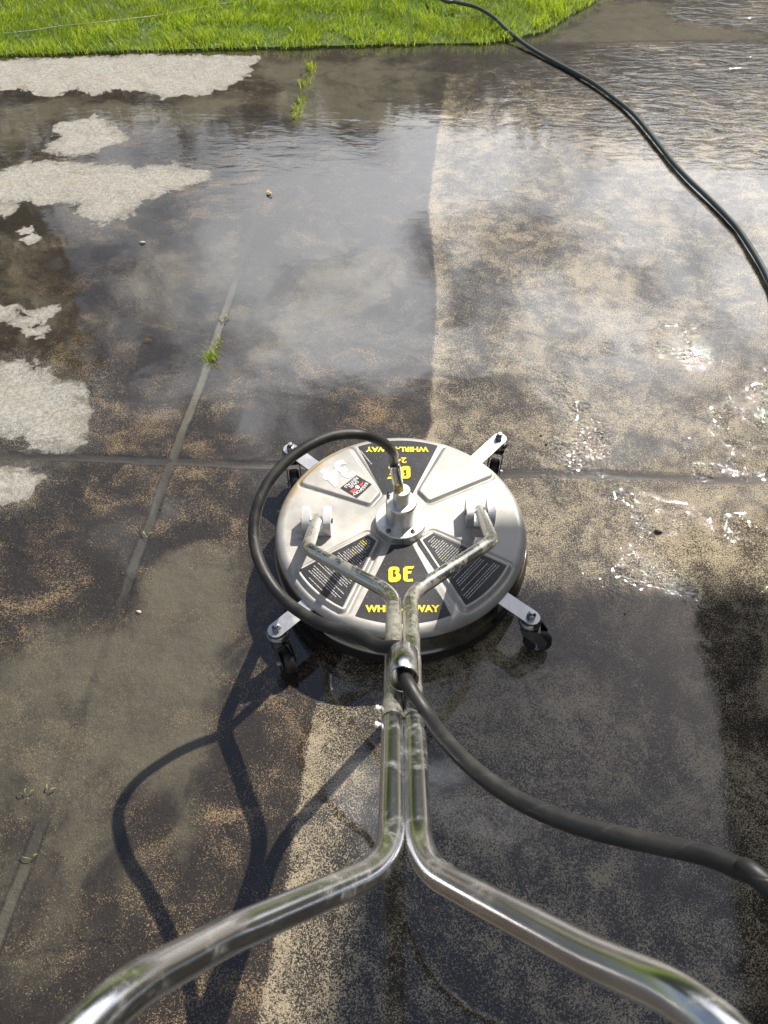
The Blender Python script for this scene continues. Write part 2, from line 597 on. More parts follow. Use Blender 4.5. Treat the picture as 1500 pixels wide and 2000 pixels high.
def mat_rubber(name, col=(.028, .028, .028), dust=(.16, .14, .11), amt=.5, spiral=False):
    t = NT(name)
    d = t.noise(20, 6, .65)
    c = t.mix(t.mul(t.step(d, .48, .72), amt), col, dust)
    h = t.noise(220, 3)
    t.P(Base_Color=c, Roughness=t.step(d, .3, .7, .38, .62), Normal=t.bump(h, .25, .0005))
    return t.m

def mat_decal():
    t = NT('black_decal')
    sp = t.step(t.noise(330, 2, .5), .66, .74)
    p = t.step(t.noise(22, 5), .42, .7)
    c = t.mix(t.mul(p, .35), (.018, .018, .023), (.05, .05, .055))
    c = t.mix(t.mul(sp, .55), c, (.45, .43, .38))
    t.P(Base_Color=c, Roughness=.38)
    return t.m

M = {}
M['concrete'] = mat_concrete()
M['steel_top'] = mat_steel_top()
M['skirt'] = mat_chrome('polished_skirt', .12, .14, (.27, .27, .27), .55)  # base darkened to put the side's shade into the colour
M['chrome_frame'] = mat_chrome('mud_splashed_tube', .42, .22, (.84, .83, .78), .47)
M['chrome_bar'] = mat_chrome('polished_tube', .3, .20, (.90, .90, .91), .55)
M['chrome_bar'].name = 'polished_tube'
M['alu'] = mat_chrome('pale_aluminium', .35, .42, (.74, .74, .74), .5)
M['zinc'] = mat_chrome('zinc_plate', .3, .32, (.70, .71, .72), .5)
M['dark_metal'] = mat_chrome('dark_caster_steel', .2, .22, (.25, .25, .26), .55)
M['hose'] = mat_rubber('black_hose_rubber', (.026, .026, .026), (.15, .13, .10), .4)
M['wheel'] = mat_rubber('wheel_rubber', (.012, .012, .013), (.05, .05, .045), .3)
M['bristle'] = mat_rubber('black_bristle', (.008, .008, .008), (.02, .02, .02), .3)
M['decal'] = mat_decal()
M['yellow'] = plain('decal_yellow', (.86, .72, .02), .4)
M['logo_edge'] = plain('logo_outline', (.05, .03, .01), .4)
M['white_print'] = plain('white_print', (.80, .80, .78), .45)
M['text_print'] = plain('fine_print', (.60, .60, .58), .45)
M['red'] = plain('sticker_red', (.75, .08, .07), .4)
M['brass'] = plain('brass', (.55, .42, .16), .3, 1)
M['seam'] = plain('dark_seam', (.02, .018, .015), .6)

# ------------------------------------------------------------------ GROUND
def edge_x(y):
    ys = np.array([-4, .16, .38, .49, .72, 1.1, 1.61, 2.28, 2.82, 3.4, 4.01, 4.3, 9])
    xs = np.array([-.6, -.22, -.19, -.18, -.16, .0, .13, .18, .17, .23, .30, .33, .8])
    return np.interp(y, ys, xs)

def axis(lo, f0, f1, hi, fine, coarse=.25):
    a = list(np.arange(lo, f0, coarse)) + list(np.arange(f0, f1, fine)) + list(np.arange(f1, hi + coarse, coarse))
    return np.array(a)

xs = axis(-9, -2.3, 2.5, 14, .0085)
ys = axis(-8, 0.0, 5.0, 9.0, .0085)
X, Y = np.meshgrid(xs, ys)
nx, ny = len(xs), len(ys)
gp = lambda L: [tuple(at(*p)[:2]) for p in L]
JD = [(-.985, -2.2), (-.69, .44), (-.59, 1.48), (-.36, 4.30)]
JH = [(-9, 1.66), (-1.08, 1.49), (-.59, 1.47), (.35, 1.42), (1.05, 1.40), (3.5, 1.30), (14, .9)]
JT = [(.70, 4.40), (.78, 4.44), (2.03, 4.51), (4.5, 4.62), (14, 5)]
wob = fbm(X * 3, Y * 3, 3, 5) * .010
jd1 = sdf_line(X + wob, Y, JD)
jd2 = sdf_line(X, Y + wob, JH)
jd3 = sdf_line(X, Y + wob * 1.3, JT)
jd = np.minimum(np.minimum(jd1 + .002, np.maximum(jd2 + .001, 0)), jd3 + .002)
Z = fbm(X * 1.3, Y * 1.3, 5, 11, .5) * .0045
# sheared slate steps
st = fbm(X * 1.1 + .4 * Y, Y * 1.5, 3, 31)
Z += np.tanh((st - .12) * 55) * .0013 + np.tanh((fbm(X * 1.9, Y * 1.4 + 5, 3, 57) + .1) * 70) * .0009
jvis = np.where((jd1 < jd2) & (jd1 < jd3), np.clip(np.abs(Y - 3.2) / .12 - 7.5, .12, 1), 1)
jvis = np.where((jd1 < jd2) & (Y < 1.0), .2, jvis)
Z -= (np.where(jd2 < jd1, .0065, .0025) * (jd3 > .03)) * jvis * np.clip(1 - (jd - .004) / .012, 0, 1)
Z -= .003 * np.clip((Y - 4.43) / .05, 0, 1) * np.clip((X - .5) / .2, 0, 1)
Z -= Z.max() * 1.0
co = np.stack([X.ravel(), Y.ravel(), Z.ravel()], 1)
idx = np.arange(nx * ny).reshape(ny, nx)
quads = np.stack([idx[:-1, :-1], idx[:-1, 1:], idx[1:, 1:], idx[1:, :-1]], -1).reshape(-1, 4)
gm = np_mesh('patio', co, quads)

DRY = [
 ([(-160,116),(0,117),(100,112),(250,106),(430,106),(496,108),(490,130),(470,150),(440,165),(400,178),(315,190),(290,178),(225,172),(190,180),(150,172),(110,183),(70,180),(40,170),(-160,172)], 0),
 ([(84,290),(112,265),(108,242),(145,235),(180,225),(205,233),(225,250),(246,268),(220,280),(190,287),(165,297),(130,295)], 0),
 ([(-160,338),(0,335),(60,313),(130,313),(200,320),(260,325),(330,320),(405,335),(395,350),(350,365),(300,382),(255,407),(245,418),(200,433),(150,417),(160,397),(120,387),(80,400),(50,385),(0,392),(-160,400)], .25),
 ([(-20,400),(32,402),(18,417),(-20,419)], 0),
 ([(48,447),(62,447),(64,470),(52,468)], 0),
 ([(-120,603),(30,597),(14,626),(-120,632)], .1),
 ([(16,630),(60,605),(108,597),(95,618),(65,633)], .1),
 ([(46,641),(88,639),(80,650),(50,649)], 0),
 ([(-160,715),(0,712),(42,700),(67,718),(110,737),(173,752),(162,780),(170,820),(155,860),(110,874),(60,864),(33,850),(0,845),(-160,850)], .5),
 ([(-120,925),(22,912),(70,926),(58,950),(30,978),(-120,990)], .45),
]
dry = np.full(X.shape, -1.0); dsoft = np.zeros(X.shape)
m = (X < .3) & (Y > .9) & (X > -4)
for poly, soft in DRY:
    s = sdf_poly(X[m], Y[m], gp(poly))
    s = s + .012
    cur = dry[m]
    ds = dsoft[m]
    ds = np.where(s > cur, soft, ds)
    dsoft[m] = ds
    dry[m] = np.maximum(cur, s)
dry = np.clip(dry, -.5, .5)

def blob(pts, soft):
    s = sdf_poly(X, Y, gp(pts))
    return np.clip(s / soft + .5, 0, 1)
silt = np.zeros(X.shape)
silt = np.maximum(silt, .85 * blob([(480,1040),(478,1270),(430,1430),(400,1560),(350,1660),(300,1560),(160,1500),(120,1400),(60,1300),(160,1180),(230,1200),(330,1060)], .16))
silt = np.maximum(silt, .62 * blob([(-100,1200),(150,1230),(330,1660),(200,1900),(60,2100),(-200,2000)], .25))
silt = np.maximum(silt, .80 * blob([(-200,185),(130,185),(330,195),(470,180),(500,210),(380,250),(100,250),(60,300),(-200,320)], .25))
silt = np.maximum(silt, .72 * blob([(500,110),(860,110),(850,250),(700,262),(520,240)], .25))
silt = np.maximum(silt, .5 * blob([(-200,420),(150,440),(145,700),(40,690),(-200,700)], .2))
silt = np.maximum(silt, .62 * blob([(-200,855),(60,870),(180,890),(150,925),(60,915),(-200,950)], .05))
silt = np.maximum(silt, .95 * blob([(1045,84),(1190,0),(1290,-10),(1330,40),(1500,60),(1500,76),(1240,82)], .2))
silt = np.maximum(silt, .48 * blob([(180,440),(600,420),(840,430),(830,640),(480,760),(240,740),(160,640)], .35))
clean = X - edge_x(Y)
clean = np.where(Y > 4.0, clean - (Y - 4.0) * 1.6, clean)
farr = np.clip((Y - 3.55) / .45, 0, 1) * np.clip((X - .30) / .5, 0, 1)
clean = np.clip(clean, -.5, .5)
rip = (.13 + .34 * np.clip(X - .9, 0, 1)) * np.clip((Y - 3.35 + .25 * X) / .5, 0, 1) * np.clip((X - .35) / .6, 0, 1)
rip = np.maximum(rip, .022 * np.clip((Y - 2.7) / .4, 0, 1) * np.clip(1 - (Y - 3.7) / .2, 0, 1))
rip = np.maximum(rip, .012 * np.clip((Y - 2.4) / 1.0, 0, 1))
tri = blob([(1045,84),(1190,-60),(1290,-60),(1310,40),(1500,60),(1500,76),(1240,82)], .15)
rip = np.maximum(rip, .075 * np.clip(1 - np.hypot((X + .75) / .9, (Y - 3.1) / .45), 0, 1))
rip = np.maximum(rip, .42 * np.clip((Y - 4.6) / .2, 0, 1) * np.clip((X - 1.2) / .4, 0, 1))
rip = rip * (1 - .92 * tri)
gg = np.clip(1 - np.hypot((X - .95) / .55, (Y - 1.40) / .80), 0, 1)
gg = np.maximum(gg, .9 * np.clip(1 - np.hypot((X - 1.02) / .25, (Y - 1.22) / .16), 0, 1))
grit = np.clip((Y - .98) / .1, 0, 1) * np.clip(gg * 1.5, 0, 1) * np.clip(fbm(X * 3.2, Y * 3.2, 4, 91, .6) * 3.4 + .0, 0, 1)
jfill = np.zeros(X.shape)
jfill = np.where((jd1 <= jd2), np.clip(fbm(Y * 1.3, Y * 0 + 3.3, 2, 77) * 2 + .85, .1, 1) * np.interp(Y + .12 * fbm(X * 9, Y * 9, 2, 15), [0, .3, .5, .62, .8, .98, 1.2, 2.05, 2.4, 4.0, 4.3], [.35, .6, .35, .07, .04, .12, .9, 1, .10, .06, .3]), .34 + .30 * np.clip(fbm(X * 2, X * 0, 2, 3) * 2, -1, 1))
jfill = np.where(jd3 <= np.minimum(jd1, jd2), .1, jfill)
for nm, arr in (('clean', clean), ('dry', dry), ('drysoft', dsoft), ('silt', silt), ('ripple', rip), ('glare_cut', np.clip(1.25 - np.hypot(X - .97, (Y - 1.10) * 1.25) / .30, 0, 1)), ('middirt', np.clip((Y - 1.7) / .5, 0, 1) * (X < edge_x(Y))), ('fardark', np.clip((Y - 3.4) / .5, 0, 1) * np.clip((X - .1) / .4, 0, 1)), ('grit', grit), ('joint', np.clip(jd, 0, .5)), ('jointfill', np.clip(jfill, 0, 1))):
    a = gm.attributes.new(nm, 'FLOAT', 'POINT')
    a.data.foreach_set('value', arr.ravel().astype(np.float32))
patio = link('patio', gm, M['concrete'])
tag(patio, 'wet stamped concrete patio with dry patches and joints', 'patio', kind='structure')

def ground_z(x, y):
    i = int(np.clip(np.searchsorted(ys, y), 1, ny - 1)); j = int(np.clip(np.searchsorted(xs, x), 1, nx - 1))
    return float(Z[i, j])

# far ground and lawn bed
t = NT('turf_soil')
t.P(Base_Color=t.mix(t.noise(3, 6), (.035, .055, .010), (.085, .13, .022)), Roughness=.9)
M['soil'] = t.m
far = MB().add([(-400, -400, -.05), (400, -400, -.05), (400, 400, -.05), (-400, 400, -.05)], [(0, 1, 2, 3)]).build('ground', M['soil'])
tag(far, 'dark turf ground reaching to the horizon', 'ground', kind='structure')
LX = np.array([-9, -3, -1.94, -.71, .0, .50, .66, .84, .98, 1.26, 1.75, 2.6, 9])
LY = np.array([4.05, 4.15, 4.24, 4.33, 4.37, 4.39, 4.43, 4.55, 4.72, 5.08, 5.7, 7.2, 9.0])
lawn_edge = lambda x: np.interp(x, LX, LY)
v = []; f = []
lx = np.arange(-9, 9.01, .06)
le = lawn_edge(lx) + fbm(lx * 5, lx * 0, 3, 8) * .03
for i, (a, b) in enumerate(zip(lx, le)):
    v += [(a, b + .01, -.03), (a, b + .03, .004), (a, 9.2, .006), (a, 40, .01)]
    if i:
        n = i * 4
        for k in range(3):
            f.append((n - 4 + k, n + k, n + k + 1, n - 3 + k))
lawn_bed = MB().add(v, f).build('lawn', M['soil'])
tag(lawn_bed, 'bright green lawn bed beyond the patio', 'lawn', kind='structure')

# grass blades
t = NT('grass_blade')
tint = t.attr('tint'); tipv = t.attr('tip')
gc = t.mix(tint, (.080, .165, .010), (.34, .42, .03))
gc = t.mix(t.step(tint, .93, .97), gc, (.32, .27, .13))
gc = t.mix(t.mul(tipv, .35), gc, (.30, .38, .05))
t.P(Base_Color=gc, Roughness=.42, Specular_IOR_Level=.4)
tr = t.n.new('ShaderNodeBsdfTranslucent')
t.l.new(t.mix(tint, (.22, .42, .018), (.58, .70, .05)), tr.inputs['Color'])
ms = t.n.new('ShaderNodeMixShader'); ms.inputs[0].default_value = .48
t.l.new(t.b.outputs[0], ms.inputs[1]); t.l.new(tr.outputs[0], ms.inputs[2]); t.l.new(ms.outputs[0], t.out.inputs[0])
M['grass'] = t.m

def blades(name, P, H, W, lean, head, seed, tint_):
    """P base points (n,3), H heights, W widths, lean horizontal tip shift factor, head lean direction"""
    rs = np.random.RandomState(seed)
    n = len(P)
    fa = rs.rand(n) * np.pi * 2
    side = np.stack([np.cos(fa), np.sin(fa), np.zeros(n)], 1)
    ld = np.stack([np.cos(head), np.sin(head), np.zeros(n)], 1)
    vs = []
    for k, (tt, ww) in enumerate(((0, 1), (.4, .95), (.75, .6), (1, 0))):
        c = P + ld * (H * lean * tt ** 1.8)[:, None]
        c[:, 2] += H * (tt - .18 * lean * tt * tt)
        if ww > 0:
            vs.append(c - side * (W * ww)[:, None]); vs.append(c + side * (W * ww)[:, None])
        else:
            vs.append(c)
    co = np.stack(vs, 1).reshape(-1, 3)
    b = np.arange(n)[:, None] * 7
    q = np.concatenate([b + np.array([[0, 1, 3, 2]]), b + np.array([[2, 3, 5, 4]])], 0)
    tr_ = b + np.array([[4, 5, 6]])
    me = np_mesh(name, co, q, tr_)
    a = me.attributes.new('tint', 'FLOAT', 'POINT'); a.data.foreach_set('value', np.repeat(tint_, 7).astype(np.float32))
    a = me.attributes.new('tip', 'FLOAT', 'POINT'); a.data.foreach_set('value', np.tile(np.array([0, 0, .3, .3, .7, .7, 1]), n).astype(np.float32))
    return me

rs = np.random.RandomState(4)
N = 190000
gx = rs.uniform(-3.4, 2.6, N)
gy = 3.98 + (rs.rand(N) ** 1.25) * 3.4
e = np.interp(gx, lx, le)
nearfac = np.clip((gy - e) / .10, 0, 1)
NF = 110000                                  # coarser, taller cover further back and to the sides
gx = np.concatenate([gx, rs.uniform(-9, 9, NF)]); gy = np.concatenate([gy, 4.0 + rs.rand(NF) * 8.5])
far_b = np.concatenate([np.zeros(N, bool), np.ones(NF, bool)])
inner = (gx > -3.4) & (gx < 2.6) & (gy < 6.6)
e = np.interp(gx, lx, le); nearfac = np.clip((gy - e) / .10, 0, 1); N = N + NF
keep = ~(far_b & inner)
keep &= gy > e + .012 - .0 * gx
keep &= (gy - e < 8.5)
clump = fbm(gx * 6, gy * 6, 3, 66)
keep &= rs.rand(N) < (.80 + clump * .9)
gx, gy, nearfac, clump, e, far_b = gx[keep], gy[keep], nearfac[keep], clump[keep], e[keep], far_b[keep]
n = len(gx)
H = rs.uniform(.032, .066, n) * (1 + clump * .7) * (1 - .15 * (1 - nearfac))
head = rs.rand(n) * 2 * np.pi
edge_l = (gy - e) < .06
head = np.where(edge_l & (rs.rand(n) < .5), -np.pi / 2 + rs.randn(n) * .6, head)
swirl = fbm(gx * 1.5, gy * 1.5, 2, 12) * 6
head = np.where(~edge_l & (rs.rand(n) < .6), swirl + rs.randn(n) * .5, head)
lean = rs.uniform(.25, .95, n)
tnt = np.clip(.48 + clump * .55 + rs.randn(n) * .24 + .25 * fbm(gx * 1.1, gy * 1.1, 2, 44), 0, .92)
tnt = np.where(rs.rand(n) < .05 + .10 * (gy - e < .12), .99, tnt)
P = np.stack([gx, gy, np.full(n, -.002)], 1)
grass = link('grass', blades('grass', P, H, rs.uniform(.0011, .0022, n) * np.where(far_b, 2.6, 1), lean, head, 9, tnt), M['grass'])
tag(grass, 'bright green grass blades of the lawn at the top', 'grass', kind='stuff')

# ------------------------------------------------------------------ HOUSE (its eave shades the lower right and is mirrored in the wet concrete)
t = NT('dark_soffit'); t.P(Base_Color=t.mix(t.noise(4, 4), (.035, .028, .022), (.055, .045, .035)), Roughness=.7); M['soffit'] = t.m
t = NT('house_render'); t.P(Base_Color=t.mix(t.noise(6, 5), (.20, .17, .14), (.27, .24, .2)), Roughness=.85); M['wall'] = t.m
t = NT('roof_shingle'); t.P(Base_Color=t.mix(t.noise(12, 4), (.05, .045, .04), (.09, .08, .075)), Roughness=.8); M['roof'] = t.m
t = NT('window_glass'); t.P(Base_Color=(.03, .035, .04), Roughness=.05); M['glass'] = t.m
house = empty('house', (5.2, 4.0, 0))
tag(house, 'tall brown house whose eave shades and mirrors at the lower right', 'house')
wb = MB(); wb.box((9.1, -2.2, 3.5), (7.8, 12.4, 7.04), bev=.02); wb.build('wall', M['wall'], house)
EAVE = [(4.30, 5.96), (4.10, 5.1), (4.05, 4.0), (3.83, 2.66), (3.37, .8), (3.1, -1), (3.0, -10), (13.6, -10), (13.6, 5.96)]
rb = MB(); rb.prism(EAVE[::-1], 7.0, 7.16); roofo = rb.build('soffit', M['soffit'], house, smooth=False)
rt = MB(); rt.add([(x, y, 7.165) for x, y in EAVE] + [(9, 1.5, 8.8), (9, -5.5, 8.8)],
   [(0, 1, 9), (1, 2, 9), (2, 3, 9), (3, 4, 9), (4, 10, 9), (4, 5, 10), (5, 6, 10), (6, 7, 10), (7, 8, 9, 10), (8, 0, 9)])
rt.build('roof', M['roof'], house, smooth=False)
for y in (-4.5, -1, 2.2):
    w = MB(); w.box((5.17, y, 4.9), (.08, 1.3, 1.3)); wo_ = w.build('window', M['white_print'], house)
    g = MB(); g.box((5.125, y, 4.9), (.02, 1.14, 1.14)); g.build('pane', M['glass'], wo_)
pb = MB(); pb.box((5.1, 5.4, 3.5), (.18, .18, 6.99), bev=.01); pb.build('post', M['wall'], house)

# ------------------------------------------------------------------ TREES beyond (mirrored in the wet concrete)
t = NT('leaf')
lc = t.mix(t.attr('tint'), (.030, .045, .012), (.085, .10, .028))
t.P(Base_Color=lc, Roughness=.6)
M['leaf'] = t.m
M['bark'] = plain('bark', (.10, .075, .055), .9)

def make_tree(x, y, h, rad, kind, seed, label, group=None, n=5200):
    h = h * (.985 if rad != 2.05 else .98)
    rs = np.random.RandomState(seed)
    root = empty('conifer_tree' if kind == 'cone' else 'broadleaf_tree', (x, y, 0))
    tag(root, label, 'tree', group)
    tb = MB()
    pts = [(x, y, 0), (x + .05, y, h * .3), (x - .04, y + .03, h * .6), (x, y, h * .9)]
    tb.tube(catmull(pts, 4), [.06 * h * .35 * (1 - i / 13.5) + .012 for i in range(13)], 8)
    for k in range(14):
        z = h * (.18 + .7 * rs.rand()); a = rs.rand() * 6.28; L = rad * (1 - z / h * .75) * .9
        tb.tube([(x, y, z), (x + L * .5 * math.cos(a), y + L * .5 * math.sin(a), z + .12 * h * .3), (x + L * math.cos(a), y + L * math.sin(a), z + .06 * h)], [.035, .022, .008], 5)
    tb.build('trunk', M['bark'], root)
    # clumps of leaf faces
    nc = 150
    tt = rs.rand(nc) ** .8
    cz = h * (.10 + .88 * tt)
    if kind == 'cone':
        rr = rad * (1 - tt) ** .85 * (.55 + .5 * rs.rand(nc)) + .05
    else:
        rr = rad * np.sqrt(np.clip(1 - ((tt - .45) / .58) ** 2, 0.02, 1)) * (.45 + .6 * rs.rand(nc))
    ca = rs.rand(nc) * 6.283
    C = np.stack([x + rr * np.cos(ca), y + rr * np.sin(ca), cz], 1)
    ci = rs.randint(0, nc, n)
    sz = (.16 if kind == 'cone' else .26) * rad
    Pp = C[ci] + rs.randn(n, 3) * sz * np.array([1, 1, .6])
    Pp[:, 2] = np.clip(Pp[:, 2], .12, h)
    s = rs.uniform(.10, .20, n) * (rad / 1.8) ** .5
    d1 = rs.randn(n, 3); d1 /= np.linalg.norm(d1, axis=1)[:, None]
    d2 = rs.randn(n, 3); d2 -= d1 * (d1 * d2).sum(1)[:, None]; d2 /= np.linalg.norm(d2, axis=1)[:, None]
    a_ = d1 * s[:, None]; b_ = d2 * (s * .55)[:, None]
    co = np.stack([Pp - a_, Pp - b_, Pp + a_, Pp + b_], 1).reshape(-1, 3)
    me = np_mesh('crown', co, np.arange(n * 4).reshape(-1, 4), smooth=False)
    at_ = me.attributes.new('tint', 'FLOAT', 'POINT')
    tc = rs.rand(nc)
    at_.data.foreach_set('value', np.repeat(np.clip(tc[ci] + rs.randn(n) * .15, 0, 1), 4).astype(np.float32))
    link('crown', me, M['leaf'], root)
    return root

TREES = [(-9.2, 15.2, 5.6, 2.2, 'round', 'broad bushy tree left of the row behind the lawn'),
         (-6.0, 16.4, 5.2, 2.0, 'round', 'dense round tree second from the left behind the lawn'),
         (-2.9, 15.8, 5.3, 1.9, 'round', 'dark round tree at the middle left behind the lawn'),
         (-.55, 16.0, 5.75, 1.25, 'cone', 'pointed conifer just left of the centre behind the lawn'),
         (1.45, 16.2, 5.65, 1.3, 'cone', 'pointed conifer right of the centre behind the lawn'),
         (3.7, 16.2, 5.5, 1.9, 'round', 'round leafy tree right of the two conifers'),
         (6.4, 15.8, 5.6, 2.1, 'round', 'wide leafy tree second from the right behind the lawn'),
         (9.4, 15.4, 5.9, 2.2, 'round', 'tallest round tree at the right end of the row'),
         (.45, 17.2, 5.5, 1.7, 'round', 'round tree behind and between the two pointed conifers'),
         (-6.35, 10.4, 8.6, 2.05, 'cone', 'tall dark conifer standing nearest at the left of the lawn')]
for i, (x, y, h, r, k, lab) in enumerate(TREES):
    make_tree(x, y, h, r, k, 100 + i, lab, 'trees beyond the lawn', 11000 if i == 9 else 9000)
# timber fence under the trees
t = NT('fence_board'); t.P(Base_Color=t.mix(t.noise(5, 5, v=t.mapv((6, 1, .4))), (.055, .042, .030), (.10, .075, .052)), Roughness=.85); M['fence'] = t.m
fence = empty('fence', (0, 13.0, 0))
tag(fence, 'dark brown timber board fence behind the lawn', 'fence')
fb = MB()
for i in range(150):
    x = -12 + i * .16
    fb.box((x, 13.0 + .01 * ((i * 7) % 3), .95), (.15, .022, 1.8 + .02 * ((i * 5) % 4)), bev=.004)
fb.build('board_panel', M['fence'], fence)
for i in range(10):
    p = MB(); p.box((-12 + i * 2.6, 13.08, .95), (.1, .1, 1.9), bev=.006); p.build('post', M['fence'], fence)

# ------------------------------------------------------------------ SURFACE CLEANER
CX, CY = .040, 1.125
DZ = .145
mach = empty('surface_cleaner', (CX, CY, 0))
tag(mach, 'round stainless pressure washer surface cleaner with long tubular handle on wet concrete', 'surface cleaner')
D = lambda x, y, z: Vector((CX + x, CY + y, z))

def arcpoly(p0, p1, p2, p3, r, n=12):
    """p0->p1 along an arc of radius r, then p2, p3"""
    a0 = math.atan2(p0[1], p0[0]); a1 = math.atan2(p1[1], p1[0])
    out = [(r * math.cos(a0 + (a1 - a0) * k / n), r * math.sin(a0 + (a1 - a0) * k / n)) for k in range(n + 1)]
    return out + [p2, p3]
PAN = {'TR': arcpoly((.118, .258), (.242, .158), (.068, .066), (.042, .100), .279),
       'TL': arcpoly((-.248, .124), (-.127, .249), (-.048, .095), (-.074, .056), .279),
       'BL': arcpoly((-.122, -.241), (-.250, -.136), (-.079, -.024), (-.047, -.051), .277),
       'BR': arcpoly((.252, -.120), (.131, -.236), (.037, -.048), (.074, -.020), .277)}
# rounding by shrinking then measuring
def rsdf(X, Y, poly, rr=.010):
    c = np.mean(np.array(poly), 0)
    P = np.array(poly)
    # inset polygon towards its centroid by rr
    q = []
    n = len(P)
    for i in range(n):
        a, b, c2 = P[i - 1], P[i], P[(i + 1) % n]
        e1 = (b - a) / np.linalg.norm(b - a); e2 = (c2 - b) / np.linalg.norm(c2 - b)
        n1 = np.array([e1[1], -e1[0]]); n2 = np.array([e2[1], -e2[0]])
        nn = n1 + n2; nn /= np.linalg.norm(nn)
        k = rr / max(.35, nn @ n1)
        if (c - b) @ nn < 0: nn = -nn
        q.append(b + nn * k)
    return sdf_poly(X, Y, q) + rr

nr, na = 150, 520
rr_ = np.concatenate([np.linspace(0, .276, nr), .276 + .022 * np.sin(np.linspace(0, 1, 12)[1:] * math.pi / 2)])
aa = np.linspace(0, 2 * np.pi, na, endpoint=False)
RR, AA = np.meshgrid(rr_, aa, indexing='ij')
DX, DY = RR * np.cos(AA), RR * np.sin(AA)
def deck_h(X, Y):
    h = np.zeros(X.shape)
    for k, p in PAN.items():
        s = rsdf(X, Y, p)
        ins = np.clip((s + .001) / .005, 0, 1); ins = ins * ins * (3 - 2 * ins)
        up = .0052 * ins
        lip = .0016 * np.exp(-((s - .005) / .0028) ** 2) if k in ('BL', 'BR') else 0
        groove = -.0028 * np.exp(-((s + .0045) / .003) ** 2)
        h = h + up + lip + groove
    r = np.hypot(X, Y)
    h = h + .002 * np.exp(-((r - .070) / .004) ** 2) * 0 + np.where(r < .066, .0, 0)
    return h
DH = deck_h(DX, DY)
dent = .0014 * perlin(DX * 22 + 3, DY * 22, 4) * np.clip((RR - .05) / .05, 0, 1)
drop = np.where(RR > .276, .022 * (1 - np.cos(np.arcsin(np.clip((RR - .276) / .022, 0, 1)))), 0)
DZZ = DZ + DH - drop + dent * .5
co = np.stack([CX + DX.ravel(), CY + DY.ravel(), DZZ.ravel()], 1)
idx = np.arange(len(rr_) * na).reshape(len(rr_), na)
nxt = np.roll(idx, -1, 1)
quads = np.stack([idx[:-1], idx[1:], nxt[1:], nxt[:-1]], -1).reshape(-1, 4)
dm = np_mesh('housing', co, quads[na:])
tri_ = None
a = dm.attributes.new('stain', 'FLOAT', 'POINT')
ang = np.degrees(np.arctan2(DY, DX))
stn = np.exp(-((ang - 145) / 35) ** 2) * np.clip((RR - .25) / .03, 0, 1) * .9
stn = np.maximum(stn, np.exp(-((np.hypot(DX + .215, DY - .0)) / .055) ** 2) * .62)
stn = np.maximum(stn, np.exp(-((np.hypot(DX + .12, DY - .0)) / .035) ** 2) * .5)
stn = np.maximum(stn, np.exp(-((RR - .062) / .012) ** 2) * .4 * (DX < 0))
a.data.foreach_set('value', stn.ravel().astype(np.float32))
sc_a = np.exp(-((DX + .225) / .030) ** 2 - ((DY + .045) / .055) ** 2) + .5 * np.exp(-((DX + .20) / .03) ** 2 - ((DY + .15) / .03) ** 2) + .45 * np.exp(-((RR - .292) / .006) ** 2) * (DX < .1) * (DY < 0)
a = dm.attributes.new('scuff', 'FLOAT', 'POINT'); a.data.foreach_set('value', np.clip(sc_a, 0, 1).ravel().astype(np.float32))
housing = link('housing', dm, M['steel_top'], mach)
housing['label'] = 'pale stainless round top pressed with four raised panels'

sk = MB(); n = 160
zt = DZ - .022
sk.lathe([(.2985, zt + .0015), (.3005, zt - .006), (.302, zt - .04), (.3025, .074), (.306, .070), (.3085, .066), (.306, .061), (.303, .060), (.299, .062), (.296, .10)], (CX, CY, 0), n, cap=False)
sk.build('skirt', M['skirt'], mach, angle=60)
br = MB(); br.lathe([(.297, .075), (.300, .05), (.302, .022), (.300, .012), (.290, .012), (.288, .07)], (CX, CY, 0), 120, cap=False)
br.build('brush_ring', M['bristle'], mach)

# flat print helpers (deck coordinates)
def decal_z(x, y, lift=.0007):
    return DZ + float(deck_h(np.array([x]), np.array([y]))[0]) + lift
def flat_poly(name, poly, mat, z, parent, holes=()):
    loops = [[Vector((p[0], p[1], 0)) for p in poly]] + [[Vector((p[0], p[1], 0)) for p in h] for h in holes]
    flat = [v for l in loops for v in l]
    tr_ = tessellate_polygon(loops)
    fs = []
    for t3 in tr_:
        a, b, c = (flat[i] for i in t3)
        fs.append(tuple(t3) if (b - a).cross(c - a).z > 0 else tuple(reversed(t3)))
    me = new_mesh(name, [D(v.x, v.y, z) for v in flat], fs, False)
    return link(name, me, mat, parent)
def print_mesh(name, lines, mat, z, parent):
    """lines: list of (text, x, y, size, rotation, bold offset, x stretch, align)"""
    V = []; F = []
    for (s_, x, y, size, rot, off, sx, al) in lines:
        cu = bpy.data.curves.new('lettering_curve', 'FONT')
        cu.body = s_; cu.size = 1.0; cu.offset = off; cu.align_x = al; cu.align_y = 'CENTER'; cu.resolution_u = 3
        ob = bpy.data.objects.new('lettering_tmp', cu)
        COL.objects.link(ob)
        dg = bpy.context.evaluated_depsgraph_get()
        me = bpy.data.meshes.new_from_object(ob.evaluated_get(dg))
        nb = len(V)
        c, s = math.cos(rot), math.sin(rot)
        for v in me.vertices:
            px, py = v.co.x * size * sx, v.co.y * size
            V.append(D(x + px * c - py * s, y + px * s + py * c, z))
        for p in me.polygons:
            F.append(tuple(i + nb for i in p.vertices))
        bpy.data.meshes.remove(me); bpy.data.objects.remove(ob); bpy.data.curves.remove(cu)
    me = new_mesh(name, V, F, False)
    for p in me.polygons:
        pass
    return link(name, me, mat, parent)

